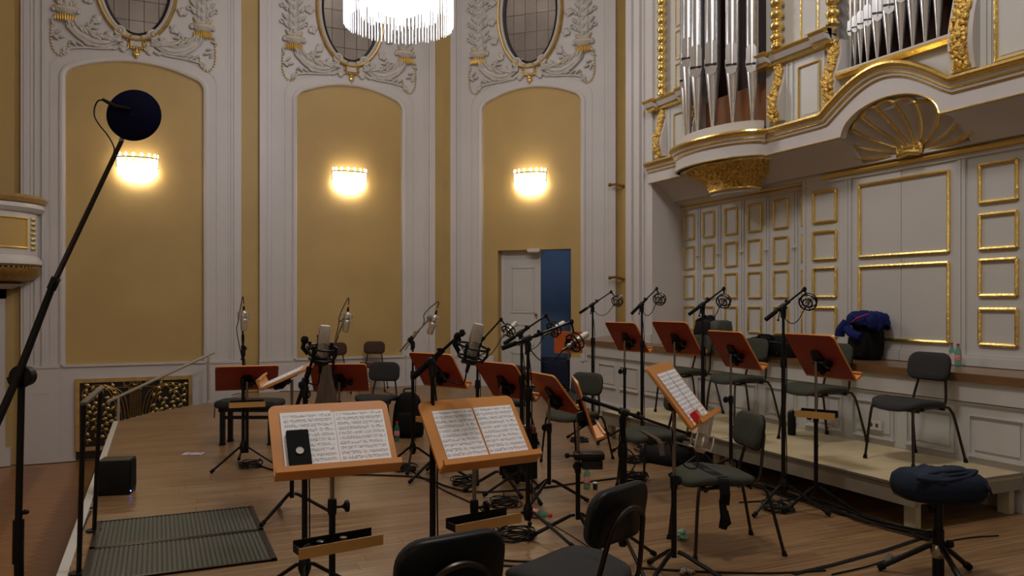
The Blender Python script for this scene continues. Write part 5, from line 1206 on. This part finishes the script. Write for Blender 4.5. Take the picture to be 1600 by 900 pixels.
hose('microphone_cable', [P(x, y, 4.8) for x, y in ((161, 156), (153, 158), (148, 168), (148, 182), (156, 196), (168, 211), (177, 227), (178, 238), (170, 262))], 'black cable looping from the dark blue disc to the tall boom', r=.0045)
# ================================================================== FLOOR THINGS
def hatch(y0, y1, lab):
    x0, x1 = -.39, .655; e = empty('ribbed_mat', ((x0+x1)/2, (y0+y1)/2, 0), label=lab, cat='floor hatch', group='ribbed floor hatches'); hx, hy = (x1-x0)/2, (y1-y0)/2
    m = MB(); m.bb((-hx, -hy, -.01), (hx, hy, .008)); m.build('plate', 'mat_rubber', e, smooth=0)
    m = MB()
    for a, b in (((-hx, -hy), (-hx+.03, hy)), ((hx-.03, -hy), (hx, hy)), ((-hx, hy-.02), (hx, hy)), ((-hx, -hy), (hx, -hy+.02))): m.bb((*a, 0), (*b, .014))
    m.build('edge_frame', 'dark_steel', e, smooth=0)
    n = 36
    for k in range(n): x = -hx+.05+(2*hx-.1)*k/(n-1); m2 = MB() if k == 0 else m2; m2.box((x, 0, .0095), (.0155, 2*hy-.05, .005))
    m2.build('rib_field', 'mat_rib', e, smooth=0, kind='stuff')
hatch(5.615, 6.28, 'farther half of the grey ribbed floor hatch at left'); hatch(4.93, 5.605, 'nearer half of the grey ribbed floor hatch at left')
# speaker
c = FL(183, 770); e = empty('loudspeaker', c, R_(-12), label='small black cube loudspeaker with a blue light by the stage edge', cat='loudspeaker')
m = MB(); m.pad(rrect(.24, .20, .008, 3), [(.98, .0), (1, .006), (1, .272), (.98, .28)]); m.build('cabinet', 'black', e, smooth=40)
m = MB(); m.box((.122, 0, .15), (.006, .17, .22)); m.build('grille', 'black_matte', e, smooth=0); m = MB(); m.ell((.123, -.085, .03), .005); m.build('status_light', 'led', e)
# programme on the floor
c = FL(302, 709.5); m = MB(); m.box((0, 0, .004), (.21, .14, .004)); o = m.build('programme_sheet', 'print', loc=c, rotz=R_(-20), smooth=0); tag(o, 'pink and white printed leaflet lying on the stage floor at left', 'leaflet')
# stair rail of white tube, far left, and the black railing on the stage edge
e = empty('stair_rail', (0, 0, 0), label='thin white stair handrail sloping up along the wall by the grille', cat='handrail')
m = MB(); m.tube([P(168, 628, 12.2), P(335, 550, 12.9)], .024, 8); m.build('rail', 'rail_grey', e)
for px, y0, d, zz in ((185, 622, 12.2, -.3), (326, 556, 12.8, -.0)): a = P(px, y0, d); b = a.copy(); b.z = zz-.02; m = MB(); m.cyl(b, a, .02, seg=8); m.build('post', 'rail_grey', e)
e = empty('edge_railing', (0, 0, 0), label='low black railing with two posts on the left stage edge', cat='handrail')
pa, pb = FL(123, 897), FL(147, 830); pa2, pb2 = P(131, 630, 4.5), P(157, 607, 5.36)
for a, b in ((pa, pa2), (pb, pb2)): m = MB(); m.cyl(a, b, .014, seg=8); m.cyl(a, a+Vector((0, 0, .012)), .05, seg=12); m.build('post', 'black', e)
m = MB(); d_ = (pb2-pa2).normalized(); m.sweep([(-.018, -.008), (.018, -.008), (.018, .008), (-.018, .008)], [pa2-d_*.03, pb2+d_*.08], [Vector((1, 0, 0))]*2); m.build('rail', 'rail_top', e)
# backpack and bottle behind the left stands
def backpack(loc, rz, lab, s=1., mt='black_matte'):
    e = empty('backpack', loc, rz, label=lab, cat='backpack'); e.scale = (s, s, s)
    def body(p): 
        q = p.copy(); t = q.z/.46; q.x *= 1-.28*t**3; q.y *= 1-.30*t**4; q += Vector((.006*noise.noise(p*9), .006*noise.noise(p*9+Vector((5, 0, 0))), 0)); return q
    MB().pad(rrect(.22, .32, .08, 5), [(.9, 0), (1, .02), (1.03, .12), (1.02, .22), (.98, .33), (.9, .41), (.7, .455), (.4, .47)], warp=body).build('bag_body', mt, e, smooth=80)
    MB().pad(rrect(.10, .25, .04, 4), [(.8, .03), (1, .05), (1.02, .15), (.95, .24), (.7, .27)], M=Matrix.Translation((-.12, 0, 0))).build('front_pocket', mt, e, smooth=80)
    m = MB(); m.tube(spline([(.03, -.05, .455), (.035, -.045, .50), (.035, .045, .50), (.03, .05, .455)], 5), .009, 7); m.build('carry_handle', 'black', e)
    m = MB()
    for q in (-.09, .09): m.tube(spline([(.10, q, .42), (.15, q*1.05, .3), (.14, q*1.2, .15), (.11, q*1.3, .04)], 5), .013, 6)
    m.build('shoulder_strap', 'black', e); return e
b = BASE(638, 9.2); backpack(b, R_(66), 'black backpack standing on the floor between the left stands', 1.08)
def bottle(loc, lab, mt='bottle_green', cap='red', s=1., rot=None, group='water bottles with red labels'):
    e = empty('water_bottle', loc, label=lab, cat='bottle', group=group)
    if rot is not None: e.matrix_world = Matrix.LocRotScale(Vector(loc), rot, (s, s, s))
    else: e.scale = (s, s, s)
    MB().lathe([(.02, 0), (.03, .004), (.032, .02), (.030, .05), (.032, .06), (.032, .12), (.029, .15), (.018, .185), (.013, .2), (.013, .212)], (0, 0, 0), 20).build('bottle_body', mt, e, smooth=60)
    MB().lathe([(.0325, .062), (.033, .064), (.033, .116), (.0325, .118)], (0, 0, 0), 20).build('bottle_label', 'label_red', e)
    MB().lathe([(.014, .208), (.0148, .21), (.0148, .228), (.012, .23)], (0, 0, 0), 14).build('bottle_cap', cap, e); return e
bottle(FL(620, 689), 'small clear bottle with red label in front of the black backpack', s=.95)
bottle(FL(917, 764), 'green bottle standing on the floor beside the dark cup', s=.85)
bottle(FL(1497, 573, .995), 'right bottle of the pair on the ledge at right', s=.86); bottle(FL(1488, 570, .995), 'left bottle of the pair on the ledge at right', s=.86)
c = FL(843, 810)+Vector((0, 0, .032)); dr_ = camv(.75, 0, -.5).normalized(); bottle(c-dr_*.12, 'crumpled bottle lying on its side behind the twin boom stands', s=.95, rot=Vector((0, 0, 1)).rotation_difference(dr_))
c = FL(930, 765); e = empty('paper_cup', c, label='small dark cup with a pale lid on the floor by the green bottle', cat='cup'); MB().lathe([(.017, 0), (.02, .055), (.018, .056)], (0, 0, 0), 14).build('cup_body', 'dark', e); MB().lathe([(.0205, .05), (.0215, .052), (.021, .06), (.018, .062)], (0, 0, 0), 14).build('lid', 'plastic_white', e)
c = FL(1237, 679, .303); e = empty('thermos_bottle', c, label='slim black bottle with a pale cap on the riser', cat='bottle'); MB().lathe([(.036, 0), (.038, .01), (.038, .19), (.034, .215), (.018, .225), (.015, .23)], (0, 0, 0), 18).build('bottle_body', 'black', e, smooth=50); MB().lathe([(.014, .228), (.014, .25), (.011, .253)], (0, 0, 0), 12).build('bottle_cap', 'leg_cream', e)
random.seed(8); m = MB(); c = FL(1067, 843)
for k in range(14): m.ell((jit(.022), jit(.022), .036+jit(.022)), (.026, .014, .022), 6, 4, Matrix.Rotation(jit(3), 3, (1, .4, .3)))
tag(m.build('crumpled_bag', 'crumple', loc=c, smooth=20), 'crumpled teal plastic wrapper on the floor under the strapped chair', 'wrapper')
c = FL(1075, 897); m = MB(); 
for k in range(10): m.ell((jit(.05), jit(.03), .02+jit(.01)), (.02, .012, .014), 6, 4, Matrix.Rotation(jit(3), 3, (1, .4, .3)))
tag(m.build('crumpled_foil', 'chrome', loc=c, smooth=20), 'crumpled silver foil at the foot of the right-facing stand', 'wrapper')
# bags on the ledge
ZL = .996
e = empty('camera_bag', FL(1116, 546, ZL)+Vector((-.05, 0, 0)), R_(0), label='black and grey bag on the ledge behind the third desk', cat='bag'); e.scale = (1.15, 1.1, 1.65)
m = MB(); m.pad(rrect(.22, .34, .05, 4), [(.95, 0), (1, .02), (1.02, .12), (.9, .19), (.5, .21)], warp=lambda p: p+Vector((0, .012*noise.noise(p*12), .02*noise.noise(p*9)))); m.build('bag_body', 'black_matte', e, smooth=80)
m = MB(); m.pad(rrect(.2, .15, .03, 4), [(.95, .0), (1, .15), (.9, .20), (.5, .21)], M=Matrix.Translation((.0, -.17, 0))); m.build('side_pouch', 'grey_case', e, smooth=80)
m = MB(); 
for k in range(7): m.ell((jit(.05), .08+jit(.08), .2+jit(.02)), (.05, .04, .02), 6, 4, Matrix.Rotation(jit(.6), 3, 'X'))
m.build('bag_flap', 'black', e)
e = empty('instrument_case', FL(1200, 556, ZL)+Vector((.08, 0, 0)), R_(4), label='long black soft instrument case on the ledge between the third and fourth desks', cat='instrument case'); e.scale = (1, 1, 1.35)
m = MB(); m.pad(rrect(.24, .74, [.05, .11, .05, .05], 5), [(.95, 0), (1, .02), (1.02, .09), (.98, .13), (.8, .155), (.4, .16)], warp=lambda p: Vector((p.x, p.y, p.z*(1-.35*max(0, p.y/.37)**2))))
m.build('case_body', 'black_matte', e, smooth=80); m = MB(); m.tube(spline([(-.10, -.1, .12), (-.13, -.08, .155), (-.13, .08, .155), (-.10, .1, .12)], 5), .01, 7); m.tube(spline([(-.12, -.3, .10), (-.125, 0, .11), (-.12, .3, .085)], 5), .005, 5); m.build('case_handle', 'black', e)
m = MB(); m.box((-.125, -.14, .03), (.012, .05, .02)); m.build('buckle', 'chrome', e)
bp = backpack(FL(1345, 562, ZL)+Vector((.07, 0, 0)), R_(0), 'black backpack on the ledge under a blue jacket', .86)
m = MB(); NX, NY = 26, 22; vs = []; c = bp.location
for j in range(NY+1):
    for i in range(NX+1):
        u, v = i/NX*2-1, j/NY*2-1; rr = min(1, sqrt(u*u*.9+v*v*.9)); an = atan2(v, u); R0 = .175+.02*noise.noise(Vector((cos(an)*2, sin(an)*2, 3)))+.02*(u > .3)
        t = rr; rad = R0*sin(min(1, t*1.25)*pi/2); z = .475 - .30*max(0, t-.35)**1.5*(1+.45*noise.noise(Vector((cos(an)*1.5, sin(an)*1.5, 8)))) + .03*noise.noise(Vector((u*3.1, v*2.7, 1))) + .03*abs(noise.noise(Vector((u*6, v*5, 4))))
        rad += .012*noise.noise(Vector((u*6, v*6, 2))); vs.append((rad*cos(an)*.82, rad*sin(an)*1.12*1.05, z-.02))
m.add(vs, [(j*(NX+1)+i, j*(NX+1)+i+1, (j+1)*(NX+1)+i+1, (j+1)*(NX+1)+i) for j in range(NY) for i in range(NX)])
je = empty('blue_jacket', c, label='bright blue jacket with pink piping draped over the backpack on the ledge', cat='jacket')
o = m.build('jacket_body', 'jacket_blue', je, smooth=80); o.modifiers.new('t', 'SOLIDIFY').thickness = .014
m = MB(); m.tube(spline([(-.08, -.12, .42), (-.12, -.17, .38), (-.11, -.18, .31)], 5), [.05, .055, .055, .05, .045, .045, .045, .04, .04, .04, .035], 10); m.tube(spline([(-.10, .14, .36), (-.13, .19, .28), (-.13, .20, .22)], 5), .045, 10); m.tube(spline([(-.15, .1, .30), (-.16, .0, .24), (-.15, -.08, .22)], 5), .045, 10); m.build('sleeve', 'jacket_blue', je, smooth=80)
m = MB(); m.tube(spline([(-.165, .02, .36), (-.175, -.06, .405), (-.14, -.15, .44)], 5), .006, 6); m.build('piping', 'pink', je)
# dark blue covered box in the doorway
e = empty('covered_trolley', WB @ Vector((2.12, .62, 0)), R_(-45), label='low box under a dark blue cover standing in the blue doorway', cat='trolley')
m = MB(); m.pad([(x, y) for x, y in rrect(.9, .5, .06, 3)], [(1, .03), (1.0, .35), (.97, .47), (.9, .5)]); m.build('cover', 'navy_deep', e, smooth=50); 
for sx in (-1, 1): m = MB(); m.box((sx*.3, 0, .02), (.05, .3, .04)); m.build('foot', 'black', e, smooth=0)
# violin-like instrument lying on a black case behind the centre stand
e = empty('instrument_bag', BASE(812, 7.0), R_(30), label='black bag with a glossy dark red instrument on top, right of the centre score', cat='bag')
m = MB(); m.box((0, 0, .2), (.20, .24, .40)); m.build('bag_body', 'black_matte', e, smooth=0); m = MB(); m.pad(rrect(.16, .30, .06, 5), [(.85, .40), (1, .415), (1, .45), (.85, .47), (.5, .48)]); m.build('violin_body', 'violin', e, smooth=70)
# music-stand side plate pile by the edge-on stand
e = empty('equipment_tray', P(920, 712, 5.17), R_(-24), label='black padded shelf clamped beside the edge-on stand', cat='tray')
m = MB(); m.pad(rrect(.20, .13, .03, 4), [(.95, -.02), (1, -.015), (1, .015), (.95, .02)]); m.build('shelf_pad', 'black', e, smooth=50); m = MB(); m.box((.02, 0, -.055), (.13, .10, .05)); m.build('box_below', 'dark', e, smooth=0); m = MB(); m.box((-.07, 0, .0), (.05, .03, .03)); m.cyl((-.06, 0, 0), (-.14, 0, 0), .008); m.ell((-.14, 0, 0), .018); m.build('clamp', 'black', e)
# coils
for args in ((391, 730, 'black cable coil at the foot of the tall left microphone stand', .10), (634, 735, 'black cable coil by the slim stand left of centre', .10), (726, 757, 'black cable coil behind the centre score stand', .11), (788, 790, 'black cable coil in front of the twin boom stands, farther one', .11),
             (808, 840, 'black cable coil at the foot of the nearer twin boom stand', .12), (995, 722, 'black cable coil under the middle chair', .11), (992, 750, 'black cable coil behind the foreground chair back', .10), (730, 712, 'small black cable heap behind the centre score', .08)): coil(*args, seed=int(args[0]))
coil(1216, 797, 'grey-green cable coil at the foot of the nearest riser boom stand', .11, mt='cable_green', seed=3)
coil(1120, 704, 'tangled black cables on the floor behind the strapped chair', .15, n=12, seed=4)
coil(905, 690, 'tangle of black cable behind the edge-on stand', .10, n=7, seed=6)
# cables on the floor
def fcable(pts, lab, r=.006, mt='cable'): return hose('floor_cable', [FL(x, y)+Vector((0, 0, r)) for x, y in pts], lab, r, mt, 'cables lying on the stage')
fcable([(400, 727), (440, 738), (520, 742), (600, 744), (660, 748), (700, 762), (740, 770), (800, 768), (860, 762), (905, 756), (960, 749), (1010, 742)], 'long black cable running across the stage behind the score stands', .008)
fcable([(640, 735), (690, 765), (742, 790), (765, 810), (772, 828)], 'thin cable running to the stands in the middle')
fcable([(772, 820), (785, 835), (775, 845), (745, 858), (720, 868)], 'cable curving on the floor left of the cable bridges')
fcable([(735, 874), (760, 872), (790, 877), (830, 879), (900, 878)], 'upper cable passing through the two small cable bridges'); fcable([(735, 880), (760, 882), (800, 886), (860, 888), (930, 889)], 'lower cable passing through the two small cable bridges')
fcable([(1000, 889), (1060, 893), (1130, 896), (1210, 897), (1290, 893)], 'cable along the front edge at lower right')
fcable([(1300, 899), (1360, 885), (1410, 868), (1460, 852), (1510, 842), (1560, 838)], 'thin taped cable curving past the tripod stool', .005)
fcable([(1155, 786), (1200, 784), (1240, 782)], 'short cable by the third riser boom stand'); fcable([(1190, 772), (1210, 782), (1225, 800)], 'thin cable dropping beside the nearest riser boom stand', .004)
fcable([(840, 808), (880, 830), (930, 862)], 'thin cable running from the fallen bottle', .003); fcable([(600, 612), (660, 632), (700, 640), (760, 640)], 'thin cable near the back wall', .004); fcable([(362, 618), (380, 614), (430, 612), (520, 611)], 'thin cable along the foot of the back wall', .005)
m = MB(); pts = [FL(1240, 898), FL(1300, 884), FL(1380, 862), FL(1440, 842)]
m.sweep([(-.018, 0), (.018, 0), (.012, .008), (-.012, .008)], [p+Vector((0, 0, .001)) for p in pts], [Vector((RX, RY, 0)).cross(Vector((0, 0, 1)))]*4); tag(m.build('cable_ramp', 'cable', smooth=0), 'thick dark cable duct crossing the floor towards the tripod stool', 'cable duct')
for k, (px, y) in enumerate(((777, 874), (769, 884))):
    e = empty('cable_bridge', FL(px, y), R_(-20), label=('farther' if k == 0 else 'nearer')+' small silver cable bridge on the foreground floor', cat='cable bridge'); m = MB(); m.box((0, 0, .008), (.055, .03, .016)); m.build('bridge_body', 'chrome', e, smooth=0); m = MB(); m.box((0, 0, .018), (.04, .012, .003)); m.build('bridge_strip', 'black', e, smooth=0)
e = empty('floor_tape', FL(1388, 874), R_(-60), label='cross of grey tape holding the thin cable by the stool', cat='tape'); m = MB(); m.box((0, 0, .0125), (.03, .16, .001)); m.build('tape_strip', 'tape_grey', e, smooth=0)
# bundle of cables under the riser
m = MB(); random.seed(12)
for k in range(9):
    pts = []; off = jit(.05)
    for j in range(9): pts.append(Vector((4.62+jit(.05)+off-.04*(k % 3), 7.0-.42*j+jit(.08), .012+.014*random.random()*(k % 4))))
    m.tube(spline(pts, 4), .007, 5)
tag(m.build('cable_bundle', 'cable'), 'bundle of black cables lying along the front of the riser', 'cable')
m = MB(); m.pad(rrect(.34, .46, .08, 5), [(.95, 0), (1, .03), (.95, .10), (.7, .14)], warp=lambda p: p+Vector((0, 0, .03*noise.noise(p*8)))); tag(m.build('soft_bag', 'black_matte', loc=(4.5, 6.45, 0), rotz=.3, smooth=80), 'black soft bag on the floor behind the strapped chair', 'bag')
fcable([(142, 800), (128, 830), (112, 868), (108, 890)], 'black cable hugging the white strip at the left stage edge'); fcable([(165, 700), (150, 728), (140, 765), (150, 790), (133, 797)], 'black cable between the loudspeaker and the stage-edge railing')
